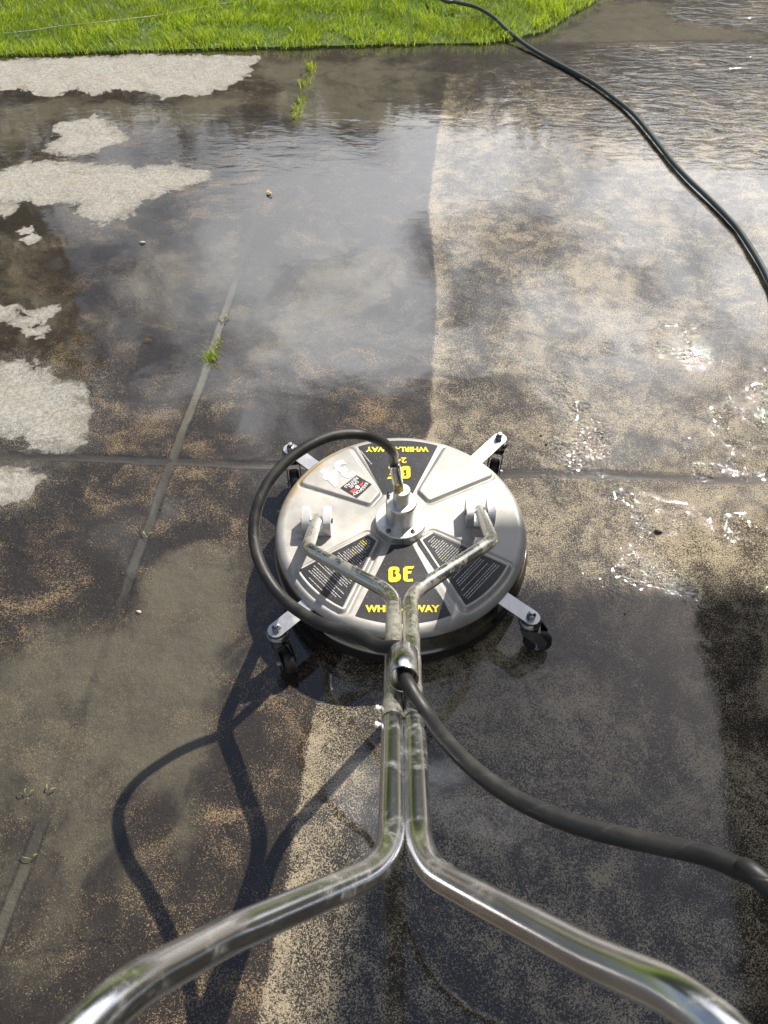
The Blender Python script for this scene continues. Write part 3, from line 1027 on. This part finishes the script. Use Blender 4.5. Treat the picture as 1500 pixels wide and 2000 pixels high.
def be_logo(cx, cy, w, rot, z, parent, z2):
    Bp = [(0, .12), (0, .80), (.06, .93), (.16, 1), (.36, 1), (.46, .94), (.50, .82), (.49, .66), (.44, .58), (.52, .50), (.56, .36), (.55, .18), (.47, .05), (.34, -.04), (.12, -.06), (.03, .0)]
    Bh = [[(.20, .30), (.20, .78), (.32, .78), (.34, .70), (.27, .58), (.34, .47), (.35, .36), (.30, .27)]]
    Ep = [(.60, .80), (.66, .95), (.76, 1.02), (1.12, 1.04), (1.03, .84), (.82, .83), (.80, .70), (.98, .68), (.93, .54), (.80, .53), (.79, .30), (.83, .20), (.98, .20), (1.06, .02), (.80, -.02), (.66, .03), (.60, .16)]
    c, s = math.cos(rot), math.sin(rot)
    sc = w / 1.12
    def tr_(P, grow=0):
        out = []
        g = np.mean(np.array(P), 0)
        for x, y in P:
            dx, dy = x - g[0], y - g[1]
            L = math.hypot(dx, dy)
            x2, y2 = x + dx / L * grow, y + dy / L * grow
            X_, Y_ = (x2 - .56) * sc, (y2 - .5) * sc * .80
            out.append((cx + X_ * c - Y_ * s, cy + X_ * s + Y_ * c))
        return out
    lo = flat_poly('logo_outline', tr_(Bp, .06), M['logo_edge'], z2, parent)
    flat_poly('logo_letter', tr_(Bp), M['yellow'], z, parent, [tr_(h) for h in Bh])
    eparts = [[(.60, .14), (.80, .14), (.80, .84), (.60, .84)], [(.60, .84), (1.03, .84), (1.12, 1.04), (.76, 1.02), (.66, .96)],
              [(.80, .52), (.94, .52), (1.0, .70), (.80, .70)], [(.60, .14), (.66, .01), (.80, -.03), (1.04, .0), (1.02, .18), (.80, .14)]]
    vs = []; fs = []
    for q in eparts:
        nb = len(vs); n_ = len(q)
        for x, y in q:
            X_, Y_ = (x - .50) * sc, (y - .5) * sc * .80
            vs.append(D(cx + X_ * c - Y_ * s, cy + X_ * s + Y_ * c, z))
        A = sum(q[i][0] * q[(i + 1) % n_][1] - q[(i + 1) % n_][0] * q[i][1] for i in range(n_))
        fs.append(tuple(range(nb, nb + n_)) if A > 0 else tuple(reversed(range(nb, nb + n_))))
    link('logo_letter', new_mesh('logo_letter', vs, fs, False), M['yellow'], parent)

zd = DZ + .0007
U = flat_poly('label_panel', arcpoly((.101, .262), (-.109, .258), (-.040, .092), (.030, .092), .275, 16), M['decal'], zd + .0002, mach)
U['label'] = 'black label panel behind the hub with upside down yellow lettering'
L_ = flat_poly('label_panel', arcpoly((-.104, -.256), (.107, -.255), (.026, -.061), (-.024, -.061), .272, 16), M['decal'], zd + .0002, mach)
L_['label'] = 'black label panel nearest the handle with yellow lettering'
be_logo(-.002, -.144, .056, 0, zd + .0016, L_, zd + .0009)
print_mesh('lettering', [('WHIRL-A-WAY', 0, -.236, .0235, 0, .045, 1.0, 'CENTER')], M['yellow'], zd + .0016, L_)
print_mesh('small_print', [('BE POWER EQUIPMENT', .088, -.205, .0055, R(-58), 0, 1, 'CENTER')], M['white_print'], zd + .0016, L_)
be_logo(-.002, .162, .056, math.pi, zd + .0016, U, zd + .0009)
print_mesh('lettering', [('WHIRL-A-WAY', -.006, .243, .0235, math.pi, .045, 1.0, 'CENTER'), ('24"', -.002, .205, .026, math.pi, .030, 1.1, 'CENTER')], M['yellow'], zd + .0016, U)
print_mesh('small_print', [('BE POWER EQUIPMENT', -.086, .215, .0055, R(122), 0, 1, 'CENTER')], M['white_print'], zd + .0016, U)

def inset(poly, d):
    P = np.array(poly); n = len(P); c = P.mean(0); q = []
    for i in range(n):
        a, b, c2 = P[i - 1], P[i], P[(i + 1) % n]
        e1 = (b - a) / np.linalg.norm(b - a); e2 = (c2 - b) / np.linalg.norm(c2 - b)
        nn = np.array([e1[1] + e2[1], -e1[0] - e2[0]]); nn /= np.linalg.norm(nn)
        k = d / max(.5, nn @ np.array([e1[1], -e1[0]]))
        if (c - b) @ nn < 0: nn = -nn
        q.append(tuple(b + nn * abs(k)))
    return q
rnd = random.Random(5)
for key, lab in (('BL', 'black label crowded with small white print on the left panel'), ('BR', 'black label crowded with small white print on the right panel')):
    pan = inset(PAN[key], .0095)
    zz = DZ + .0052 + .0009
    lp = flat_poly('label_panel', pan, M['decal'], zz, mach)
    lp['label'] = lab
    # rows of tiny unreadable words run across the radius
    c = np.mean(np.array([PAN[key][0], PAN[key][-3], PAN[key][-2], PAN[key][-1]]), 0)
    radial = c / np.linalg.norm(c); tang = np.array([-radial[1], radial[0]])
    V = []; F = []; V2 = []; F2 = []
    pin = inset(PAN[key], .016)
    for i in range(31):
        rr0 = .085 + i * .0058
        if rnd.random() < .13: continue
        yel = i in (3, 4, 9, 17) and True
        tpos = -.085 + rnd.random() * .01
        end = .085 - rnd.random() * .05
        while tpos < end:
            wl_ = rnd.uniform(.003, .011)
            if yel and tpos > -.01: yel = False
            mid = radial * rr0 + tang * (tpos + wl_ / 2)
            q = [radial * rr0 + tang * tpos, radial * rr0 + tang * (tpos + wl_)]
            if min(sdf_poly(np.array([q[0][0], q[1][0]]), np.array([q[0][1], q[1][1]]), pin)) > 0:
                hh = .00075
                TV, TF = (V2, F2) if (yel and tpos > -.05) else (V, F)
                nb = len(TV)
                for pnt, sg in ((q[0], -1), (q[1], -1), (q[1], 1), (q[0], 1)):
                    r_ = pnt + radial * hh * sg
                    TV.append(D(r_[0], r_[1], zz + .0006))
                TF.append((nb + 3, nb + 2, nb + 1, nb) if False else (nb, nb + 1, nb + 2, nb + 3))
            tpos += wl_ + .0016
    nb = len(V); nf = len(F)
    fp = link('fine_print', new_mesh('fine_print', V + V2, F + [tuple(i + nb for i in q) for q in F2], False), M['text_print'], lp)
    fp.data.materials.append(M['yellow'])
    for q in fp.data.polygons[nf:]: q.material_index = 1

# number 34 and the shop sticker on the upper left panel
zr = DZ + .0052 + .0006
a34 = math.pi - math.atan2(.152 - .179 + .0, 1) * 0
num = print_mesh('number', [('34', -.157, .160, .084, R(218), .040, .90, 'CENTER')], M['white_print'], zr + .0004, mach)
sq = [(-.147, .108), (-.108, .150), (-.070, .120), (-.106, .075)]
sc_ = np.mean(np.array(sq), 0)
stk = flat_poly('shop_sticker', sq, M['decal'], zr + .0004, mach)
rot = math.atan2(.108 - .150, -.147 + .108)   # reading direction of the sticker
ux, uy = math.cos(rot), math.sin(rot)
vx, vy = -uy, ux
def sp(u, v): return (sc_[0] + ux * u + vx * v, sc_[1] + uy * u + vy * v)
lines = []
for s_, v_, sz in (('RENTALS', -.018, .0115), ('SALES', -.0085, .0115)):
    x, y = sp(0, v_); lines.append((s_, x, y, sz, rot, .02, .95, 'CENTER'))
word = 'KASSWORT'
for i, ch in enumerate(word):
    u = (i - 3.5) * .0062
    x, y = sp(u, .0165 - u * u * 9); lines.append((ch, x, y, .0125, rot - u * 18, .02, .9, 'CENTER'))
print_mesh('lettering', lines, M['white_print'], zr + .0012, stk)
flat_poly('red_emblem', [sp(-.024, .001), sp(-.006, .003), sp(-.003, -.003), sp(-.010, .010)], M['red'], zr + .0010, stk)
flat_poly('red_emblem', [sp(.004, .002), sp(.024, .000), sp(.022, .010), sp(.008, .010)], M['red'], zr + .0010, stk)
flat_poly('white_emblem', [sp(-.005, .001), sp(.001, -.003), sp(.006, .002), sp(.004, .010), sp(-.003, .010)], M['white_print'], zr + .0014, stk)

# swivel hub
hub = MB(); hub.lathe([(.0355, .168), (.036, .170), (.036, .226), (.0335, .2305), (.0195, .2315), (.0195, .268), (.0180, .2705), (.0, .2705)], (CX, CY, 0), 48, cap=False)
hubo = hub.build('swivel_hub', M['alu'], mach, angle=25)
fl = MB(); fl.lathe([(.0595, .1455), (.0600, .1465), (.0600, .1655), (.0588, .1675), (.034, .1682)], (CX, CY, 0), 64, cap=False)
fl.build('flange', M['alu'], hubo, angle=25)
s2 = MB(); s2.box((CX + .004, CY - .0601, .1565), (.0012, .0012, .020)); s2.box((CX + .004, CY - .048, .1685), (.0012, .0235, .0006)); s2.build('split_line', M['seam'], hubo)
for a_ in (55, 128, 232, 305):
    b_ = MB(); p = (CX + .048 * math.cos(R(a_)), CY + .048 * math.sin(R(a_)), 0)
    b_.lathe([(.0062, .168), (.0062, .1692), (.0030, .1694), (.0028, .1680), (0, .1680)], p, 20, cap=False)
    b_.build('bolt', M['dark_metal'], hubo)
gn = MB(); gp_ = (CX - .030, CY + .012, 0)
gn.lathe([(.0045, .228), (.0045, .236), (.003, .237), (.003, .241), (.0038, .243), (0, .245)], gp_, 12, cap=False); gn.build('grease_nipple', M['dark_metal'], hubo)
FT = Vector((CX - .012, CY + .006, .27)); FB = Vector((CX - .006, CY, .266))
ft_top = at(770, 905, .357)
axis_v = (ft_top - FB).normalized()
hx = MB()
hx.tube([FB, FB + axis_v * .028], .0115, 6); hxo = hx.build('hex_nut', M['brass'], hubo, smooth=False)
fr = MB(); fr.tube([FB + axis_v * .028, FB + axis_v * .031, FB + axis_v * .0315, FB + axis_v * .086, FB + axis_v * .089], [.0095, .0095, .0120, .0120, .0105], 24); fr.build('hose_fitting', M['chrome_bar'], hubo)

# hinge brackets
def bracket(cx, cy):
    b = MB()
    base_w = .068
    for sx in (-1, 1):
        prof = [(-.027, 0), (.028, 0), (.028, .046), (-.016, .0475), (-.023, .044), (-.0275, .036), (-.029, .022)]
        x0 = cx + sx * .0245
        Mx = Matrix(((0, 0, 1, 0), (1, 0, 0, 0), (0, 1, 0, 0), (0, 0, 0, 1)))
        b.prism(prof, -.0088, .0088, Mx.to_3x3(), (x0, cy, DZ + .001))
    b.box((cx, cy + .001, DZ + .003), (.062, .052, .005), bev=.001)
    o = b.build('hinge_bracket', M['alu'], mach, angle=30)
    p = MB(); p.tube([(cx - .036, cy, DZ + .026), (cx + .036, cy, DZ + .026)], .0035, 12); p.build('pivot_pin', M['dark_metal'], o)
    for sx in (-1, 1):
        q = MB(); q.tube([(cx + sx * .0325, cy, DZ + .026), (cx + sx * .0372, cy, DZ + .026)], .0062, 6); q.build('nut', M['dark_metal'], o, smooth=False)
    return Vector((cx, cy, DZ + .028))
hL = at(618, 1007, DZ + .046); hR = at(939, 990, DZ + .046)
pL = bracket(hL.x, hL.y); pR = bracket(hR.x, hR.y)

# handle frame
def TP(t_): return Vector((.0317 - .010 * t_, .74 - .528 * t_, .43 + .32 * t_))
bL = at(600, 1072, .325); bR = at(962, 1056, .325)
hs = .0142
axis_h = (TP(1) - TP(0)).normalized()
side = Vector((1, 0, 0)); side = (side - axis_h * side.dot(axis_h)).normalized()
nrm = side.cross(axis_h)
if nrm.z < 0: nrm = -nrm
t_j = .60
for sgn, pv, bd in ((-1, pL, bL), (1, pR, bR)):
    path = [pv + Vector((0, .004, 0)), bd, TP(-.01) + side * sgn * hs, TP(t_j) + side * sgn * hs]
    pts = densify(fillet(path, [.030, .045], 12), .02)
    fm = MB(); fm.tube(pts, .0135, 24); fm.build('frame_tube', M['chrome_frame'], mach, angle=60)
# insert sleeves
for sgn in (-1, 1):
    s_ = MB(); a0 = TP(.525) + side * sgn * hs; a1 = TP(t_j) + side * sgn * hs
    s_.tube([a0, a0 + (a1 - a0) * .06, a0 + (a1 - a0) * .2, a1], [.0132, .0144, .0148, .0148], 24)
    s_.build('sleeve', M['chrome_frame'], mach, angle=60)
    r_ = MB(); r_.tube([TP(t_j + .001) + side * sgn * hs, TP(t_j + .006) + side * sgn * hs], .0143, 24); r_.build('seam_ring', M['seam'], mach)
for tt_, sg in ((.555, -1), (.615, -1), (.60, 1)):
    p = TP(tt_) + side * sg * .028
    b_ = MB(); b_.tube([p - side * sg * .002, p + side * sg * .004, p + side * sg * .006, p + side * sg * .009], [.0022, .0022, .0045, .0040], 12)
    b_.build('lock_pin', M['white_print'], mach)
# handlebars
S = TP(1.0)
barL = [TP(t_j + .006) - side * hs, S - side * hs, at(450, 1825, .895), at(205, 1955, 1.03), Vector((-.29, -.16, 1.12)), Vector((-.29, -.30, 1.12))]
barR = [TP(t_j + .006) + side * hs, S + side * hs, at(1150, 1868, .96), at(1400, 1975, 1.05), Vector((.30, -.16, 1.12)), Vector((.30, -.30, 1.12))]
for path in (barL, barR):
    pts = densify(fillet(path, [.055, .02, .05, .05], 14), .02)
    hb = MB(); hb.tube(pts, .0146, 32); hb.build('handlebar_tube', M['chrome_bar'], mach, angle=60)
    g = MB(); g.tube([path[-2] + Vector((0, .02, 0)), path[-1] + Vector((0, -.005, 0))], .0175, 20); g.build('grip', M['wheel'], mach)
# hose guide collar
c0 = TP(.412) + nrm * .0325; c1 = TP(.522) + nrm * .0325
cl = MB()
ax = (c1 - c0).normalized(); uu = side; ww = ax.cross(uu)
nn_ = 40; vs = []; L2 = (c1 - c0).length
for (rad, s0) in ((.0202, 0), (.0210, .001), (.0210, L2 - .001), (.0202, L2), (.0190, L2 - .0005), (.0190, .0005)):
    for j in range(nn_):
        a_ = 2 * math.pi * j / nn_
        vs.append(c0 + ax * s0 + (uu * math.cos(a_) + ww * math.sin(a_)) * rad)
fs = []
for i in range(6):
    for j in range(nn_):
        k = (j + 1) % nn_; i2 = (i + 1) % 6
        fs.append((i * nn_ + j, i * nn_ + k, i2 * nn_ + k, i2 * nn_ + j))
cl.add(vs, fs); cl.build('hose_guide', M['chrome_bar'], mach, angle=40)

# casters: one built with its sub-parts, then copied
def caster_arm(ang_deg, wheel_dir, r1):
    a_ = R(ang_deg); w = .0185; r0 = .296; zp = .126
    Mz = Matrix.Rotation(a_, 3, 'Z')
    poly = [(r0, -w), (r1, -w)] + [(r1 + w * math.sin(k / 12 * math.pi), -w * math.cos(k / 12 * math.pi)) for k in range(1, 12)] + [(r1, w), (r0, w)]
    m_ = MB(); m_.prism(poly, zp - .0045, zp, Mz, (CX, CY, 0))
    m_.box(Vector((CX, CY, zp - .022)) + Mz @ Vector((r0 + .0035, 0, 0)), (.0045, 2 * w, .034), Mz)
    arm = m_.build('caster_arm', M['zinc'], mach, angle=30)
    c = Vector((CX, CY, 0)) + Mz @ Vector((r1 - .002, 0, 0))
    nt = MB(); nt.lathe([(.0098, zp), (.0105, zp + .001), (.0105, zp + .009), (.0092, zp + .011), (.0062, zp + .012), (.0060, zp + .017), (.0045, zp + .018), (0, zp + .018)], c, 6, cap=False)
    nt.build('nut', M['dark_metal'], arm, smooth=False)
    tip = MB(); tip.lathe([(.0058, zp + .0175), (.0052, zp + .0205), (0, zp + .0207)], c, 16, cap=False); tip.build('stud', M['zinc'], arm)
    rw = MB(); rw.lathe([(.012, zp - .0046), (.012, zp - .010), (.021, zp - .011), (.0245, zp - .014), (.0255, zp - .018), (.0245, zp - .022), (.0215, zp - .025), (.020, zp - .034), (0, zp - .034)], c, 32, cap=False)
    rw.build('swivel_race', M['skirt'], arm, angle=50)
    d = Vector((wheel_dir[0], wheel_dir[1], 0)).normalized(); sd = Vector((-d.y, d.x, 0))
    Mo = Matrix((d, sd, Vector((0, 0, 1)))).transposed()
    fk = MB()
    for s in (-1, 1):
        prof = [(-.016, .094), (.024, .094), (.047, .056), (.045, .030), (.033, .026), (.018, .050), (-.012, .076)]
        Mx = Mo @ Matrix(((1, 0, 0), (0, 0, 1), (0, 1, 0)))
        fk.prism(prof, s * .0175 - .0015, s * .0175 + .0015, Mx, c)
    fk.box(c + Vector((0, 0, .0935)) + d * .004, (.044, .038, .003), Mo)
    fk.build('fork', M['dark_metal'], arm, angle=30)
    wc = c + d * .028 + Vector((0, 0, .0325))
    wh = MB(); Rw = Mo @ Matrix(((1, 0, 0), (0, 0, 1), (0, 1, 0)))
    wh.lathe([(.010, -.013), (.024, -.013), (.029, -.012), (.0322, -.007), (.0325, 0), (.0322, .007), (.029, .012), (.024, .013), (.010, .013)], wc, 40, Rw)
    wh.build('wheel', M['wheel'], arm, angle=50)
    ax_ = MB(); ax_.tube([wc - sd * .024, wc + sd * .024], .005, 10); ax_.build('axle', M['zinc'], arm)
    return arm
caster_arm(-40.7, (.98, -.18), .374)
caster_arm(48.8, (-.25, -1), .402)
caster_arm(137.0, (.15, -1), .388)
caster_arm(-134.8, (.5, -.87), .388)

# ------------------------------------------------------------------ HOSES
hp = [FB + axis_v * .080, FB + axis_v * .10, at(767, 884, .420), at(748, 864, .475), at(712, 850, .525), at(670, 848, .540), at(632, 857, .545), at(594, 876, .545),
      at(556, 904, .540), at(526, 940, .530), at(508, 975, .520), at(498, 1010, .508), at(496, 1050, .495), at(505, 1093, .485), at(526, 1136, .478),
      at(556, 1172, .475), at(598, 1203, .485), at(645, 1226, .505), at(695, 1240, .525), at(740, 1262, .552)]
hp += [c0 - ax * .012 + nrm * .002 - side * .004, (c0 + c1) / 2 + side * .000 - nrm * .002, c1 + ax * .012 + side * .006 - nrm * .001]
hp += [at(833, 1395, .630), at(868, 1443, .655), at(930, 1506, .685), at(1010, 1562, .71), at(1115, 1608, .74), at(1240, 1640, .77), at(1370, 1668, .80), at(1450, 1700, .82), at(1510, 1738, .835),
       Vector((.52, .02, .80)), Vector((.66, -.18, .62)), Vector((.78, -.45, .25)), Vector((.85, -.75, .02)), Vector((.9, -1.5, .012)), Vector((.7, -3.0, .012))]
def mat_hose_spiral():
    t = NT('wrapped_hose')
    d = t.noise(18, 6, .65)
    tu = t.attr('along')
    ag = t.attr('around')
    sp_ = t.math('FRACT', t.add(t.mul(tu, 13.0), ag))
    line = t.mx(t.step(sp_, .0, .035, 1, 0), t.step(sp_, .965, 1.0, 0, 1))
    line = t.mul(line, t.step(t.noise(6, 2), .42, .5))
    c = t.mix(t.mul(t.step(d, .45, .75), .4), (.016, .016, .017), (.085, .075, .06))
    c = t.mix(t.mul(line, .35), c, (.08, .07, .055))
    t.P(Base_Color=c, Roughness=t.step(d, .3, .7, .38, .6), Normal=t.bump(t.sub(t.mul(t.noise(160, 3), .4), line), .35, .0008))
    return t.m
def hose_obj(name, pts, rad, mat, n=16, origin=(0, 0, 0)):
    b = MB(); b.tube(pts, rad, n)
    me = new_mesh(name, b.v, b.f)
    L = [0]
    for p, q in zip(pts, pts[1:]): L.append(L[-1] + (q - p).length)
    vals = np.repeat(np.array(L, np.float32), n)
    a = me.attributes.new('along', 'FLOAT', 'POINT'); a.data.foreach_set('value', vals)
    a = me.attributes.new('around', 'FLOAT', 'POINT'); a.data.foreach_set('value', np.tile(np.abs(np.arange(n) / n), len(pts)).astype(np.float32))
    return link(name, me, mat, None, origin)
o = hose_obj('pressure_hose', catmull(hp, 10), .0103, mat_hose_spiral(), 20, tuple(hp[0]))
tag(o, 'black rubber pressure hose looping from the round hub through the handle ring to the right', 'hose')

t = NT('green_hose_rubber')
t.P(Base_Color=t.mix(t.noise(8, 4), (.045, .058, .055), (.085, .10, .098)), Roughness=.28, Normal=t.bump(t.noise(90, 2), .15, .0005))
GH = [(820, -40, .065), (850, -10, .06), (890, 4, .058), (930, 14, .056), (965, 34, .05), (990, 58, .036), (1022, 84, .016), (1060, 108, .010), (1110, 135, .010), (1160, 163, .010), (1200, 192, .010), (1237, 222, .010), (1263, 252, .010),
      (1290, 286, .010), (1315, 318, .010), (1345, 350, .010), (1380, 383, .010), (1415, 418, .010), (1442, 448, .010), (1465, 482, .010), (1485, 515, .010), (1505, 555, .010), (1530, 620, .010), (1600, 760, .010)]
gpts = [at(a, b, h) for a, b, h in GH]
gpts = [Vector((-.9, 7.0, .06)), Vector((-.1, 5.9, .06))] + gpts[1:] + [Vector((1.9, 1.2, .01)), Vector((3, .6, .01))]
o = hose_obj('garden_hose', catmull(gpts, 8), .0098, t.m, 14, tuple(gpts[5]))
tag(o, 'dark green garden hose snaking from the lawn down the right side', 'hose')
t = NT('pale_hose'); t.P(Base_Color=(.42, .46, .38), Roughness=.4)
wp = [at(-120, 72, .01), at(0, 66, .018), at(60, 60, .030), at(120, 51, .033), at(190, 44, .038), at(260, 36, .033), at(320, 28, .020), at(420, 10, .01), at(560, -12, .005)]
o = hose_obj('thin_hose', catmull(wp, 6), .0028, t.m, 8, tuple(wp[3]))
tag(o, 'thin pale line lying half hidden in the lawn at the upper left', 'hose')

# ------------------------------------------------------------------ WEEDS in the joint
M['dead'] = plain('dead_leaf', (.50, .36, .14), .7)
M['pale_leaf'] = plain('pale_leaf', (.25, .24, .13), .6)
def weed(px, py, size, n, label, dead=0.0, seed=0, flat=.9):
    rs = np.random.RandomState(seed)
    c = at(px, py)
    z = ground_z(c.x, c.y)
    P = np.stack([c.x + rs.randn(n) * size * .28, c.y + rs.randn(n) * size * .45, np.full(n, z)], 1)
    H = rs.uniform(.45, 1.0, n) * size
    head = rs.rand(n) * 6.283
    tn = np.where(rs.rand(n) < dead, .99, rs.uniform(.3, .9, n))
    me = blades('weed', P, H, rs.uniform(.0010, .0022, n) * (size / .05) ** .5, rs.uniform(.4, 1.3, n) * flat, head, seed + 3, tn)
    o = link('weed', me, M['grass'], None, (c.x, c.y, z))
    tag(o, label, 'weed', 'weeds growing in the joint')
weed(607, 133, .055, 46, 'bright yellow green weed tuft farthest up the joint nearest the lawn', .35, 1)
weed(597, 163, .050, 36, 'spidery green weed second from the lawn in the joint', .45, 2)
weed(589, 196, .042, 34, 'green weed just above the straw coloured one', .2, 3)
weed(580, 214, .042, 30, 'pale green weed touching the straw coloured one', .5, 4)
weed(577, 228, .038, 34, 'straw coloured dead weed in the joint at the water edge', 1, 5)
weed(411, 697, .040, 60, 'fresh green grass tuft in the left joint above the crossing of joints', .05, 6)
weed(428, 668, .025, 26, 'small browning weed right behind the fresh green tuft', .7, 7)
def leafy(px, py, pts_, label, name='fallen_leaf', cat='leaf', mat='pale_leaf'):
    """a few curled leaf strips"""
    c = at(px, py); z = ground_z(c.x, c.y)
    m_ = MB()
    for (dx, dy, L, a_, w) in pts_:
        base = Vector((c.x + dx, c.y + dy, z + .004)); d = Vector((math.cos(a_), math.sin(a_), 0)); s = Vector((-d.y, d.x, 0))
        vs = []; fs = []
        for k in range(6):
            t_ = k / 5; wk = w * math.sin(math.pi * min(.97, t_ * .9 + .06))
            p = base + d * L * t_ + Vector((0, 0, .007 * math.sin(math.pi * t_)))
            vs += [p - s * wk + Vector((0, 0, .001)), p, p + s * wk + Vector((0, 0, .002))]
            if k:
                n_ = k * 3
                fs += [(n_ - 3, n_ - 2, n_ + 1, n_), (n_ - 2, n_ - 1, n_ + 2, n_ + 1)]
        m_.add(vs, fs)
    o = m_.build(name, M[mat], None, (c.x, c.y, z))
    tag(o, label, cat)
leafy(437, 623, [(0, 0, .022, .3, .003), (-.004, .002, .018, 2.5, .004), (0, -.004, .016, -1.4, .003), (.004, .004, .018, 1.1, .003)], 'pale curled leaf cluster on the joint above the green tuft')
leafy(285, 1046, [(0, 0, .018, 2.2, .0025), (.002, 0, .020, .5, .002), (0, 0, .014, -.9, .002)], 'tiny pale sprig on the joint left of the cleaner')
leafy(523, 380, [(0, 0, .018, .3, .007), (.006, .006, .018, 2.4, .007), (0, .01, .016, 1.2, .006)], 'small brown crumpled leaf floating in the puddle', mat='dead')
leafy(50, 1552, [(0, 0, .020, 2.9, .001), (.002, .002, .018, .5, .0016), (0, 0, .014, 1.8, .001), (.004, -.004, .012, -.6, .0015)], 'curled withered sprig near the left border')
leafy(92, 1545, [(0, 0, .020, .4, .002), (.002, .002, .014, 2.0, .0015)], 'small straw sprig at the top of the lower joint strip')
leafy(38, 1672, [(0, 0, .030, -.2, .0014), (.026, -.004, .012, .8, .0014)], 'thin green stem lying by the left border', 'grass_clipping', 'clipping')
leafy(180, 1318, [(0, 0, .018, -.5, .0008)], 'short pale straw lying left of the caster shadow', 'grass_clipping', 'clipping')
leafy(80, 615, [(0, 0, .05, 2.9, .0012)], 'thin twig lying by the small dry patch at the left', 'twig', 'twig', 'dead')
leafy(280, 665, [(0, 0, .032, -.1, .0014), (.0, .006, .03, -.2, .001)], 'flat brown twig in the shallow water', 'twig', 'twig', 'dead')

# ------------------------------------------------------------------ PEBBLES
M['peb_pink'] = plain('pebble_pink', (.55, .45, .40), .6)
M['peb_dark'] = plain('pebble_dark', (.012, .012, .014), .3)
M['peb_grey'] = plain('pebble_grey', (.40, .38, .34), .6)
def pebble(px, py, r, mat, label, seed):
    rs = np.random.RandomState(seed)
    c = at(px, py); z = ground_z(c.x, c.y)
    m_ = MB(); ph = rs.rand(4) * 6
    vs = []; fs = []; nn2, mm = 7, 12
    for i in range(nn2):
        th = math.pi * i / (nn2 - 1)
        for j in range(mm):
            a_ = 2 * math.pi * j / mm
            k = 1 + .22 * math.sin(a_ * 2 + ph[0]) * math.sin(th) + .12 * math.sin(3 * a_ + ph[1] + th)
            vs.append((c.x + r * k * math.sin(th) * math.cos(a_), c.y + r * .8 * k * math.sin(th) * math.sin(a_), z + r * .32 + r * .55 * math.cos(th)))
            if i: fs.append(((i - 1) * mm + j, i * mm + j, i * mm + (j + 1) % mm, (i - 1) * mm + (j + 1) % mm))
    m_.add(vs, fs)
    tag(m_.build('pebble', M[mat], None, (c.x, c.y, z), angle=50), label, 'pebble', 'small stones on the patio')
pebble(270, 1193, .006, 'peb_pink', 'pale pink pebble in the silty puddle left of the cleaner', 1)
pebble(1286, 1037, .009, 'peb_dark', 'largest black pebble right of the cleaner', 2)
pebble(1383, 1267, .0035, 'peb_dark', 'tiny black pebble in the shade at the right', 3)
pebble(1222, 1196, .003, 'peb_dark', 'tiny black pebble just under the shade edge', 4)
pebble(277, 472, .010, 'peb_grey', 'pale grey stone standing out of the puddle at the upper left', 5)
pebble(312, 992, .003, 'peb_dark', 'tiny dark pebble beside the left joint', 6)
pebble(1057, 850, .004, 'peb_dark', 'dark grit speck behind the far right caster', 7)
pebble(1067, 867, .004, 'peb_dark', 'dark grit speck nearest the far right caster', 8)
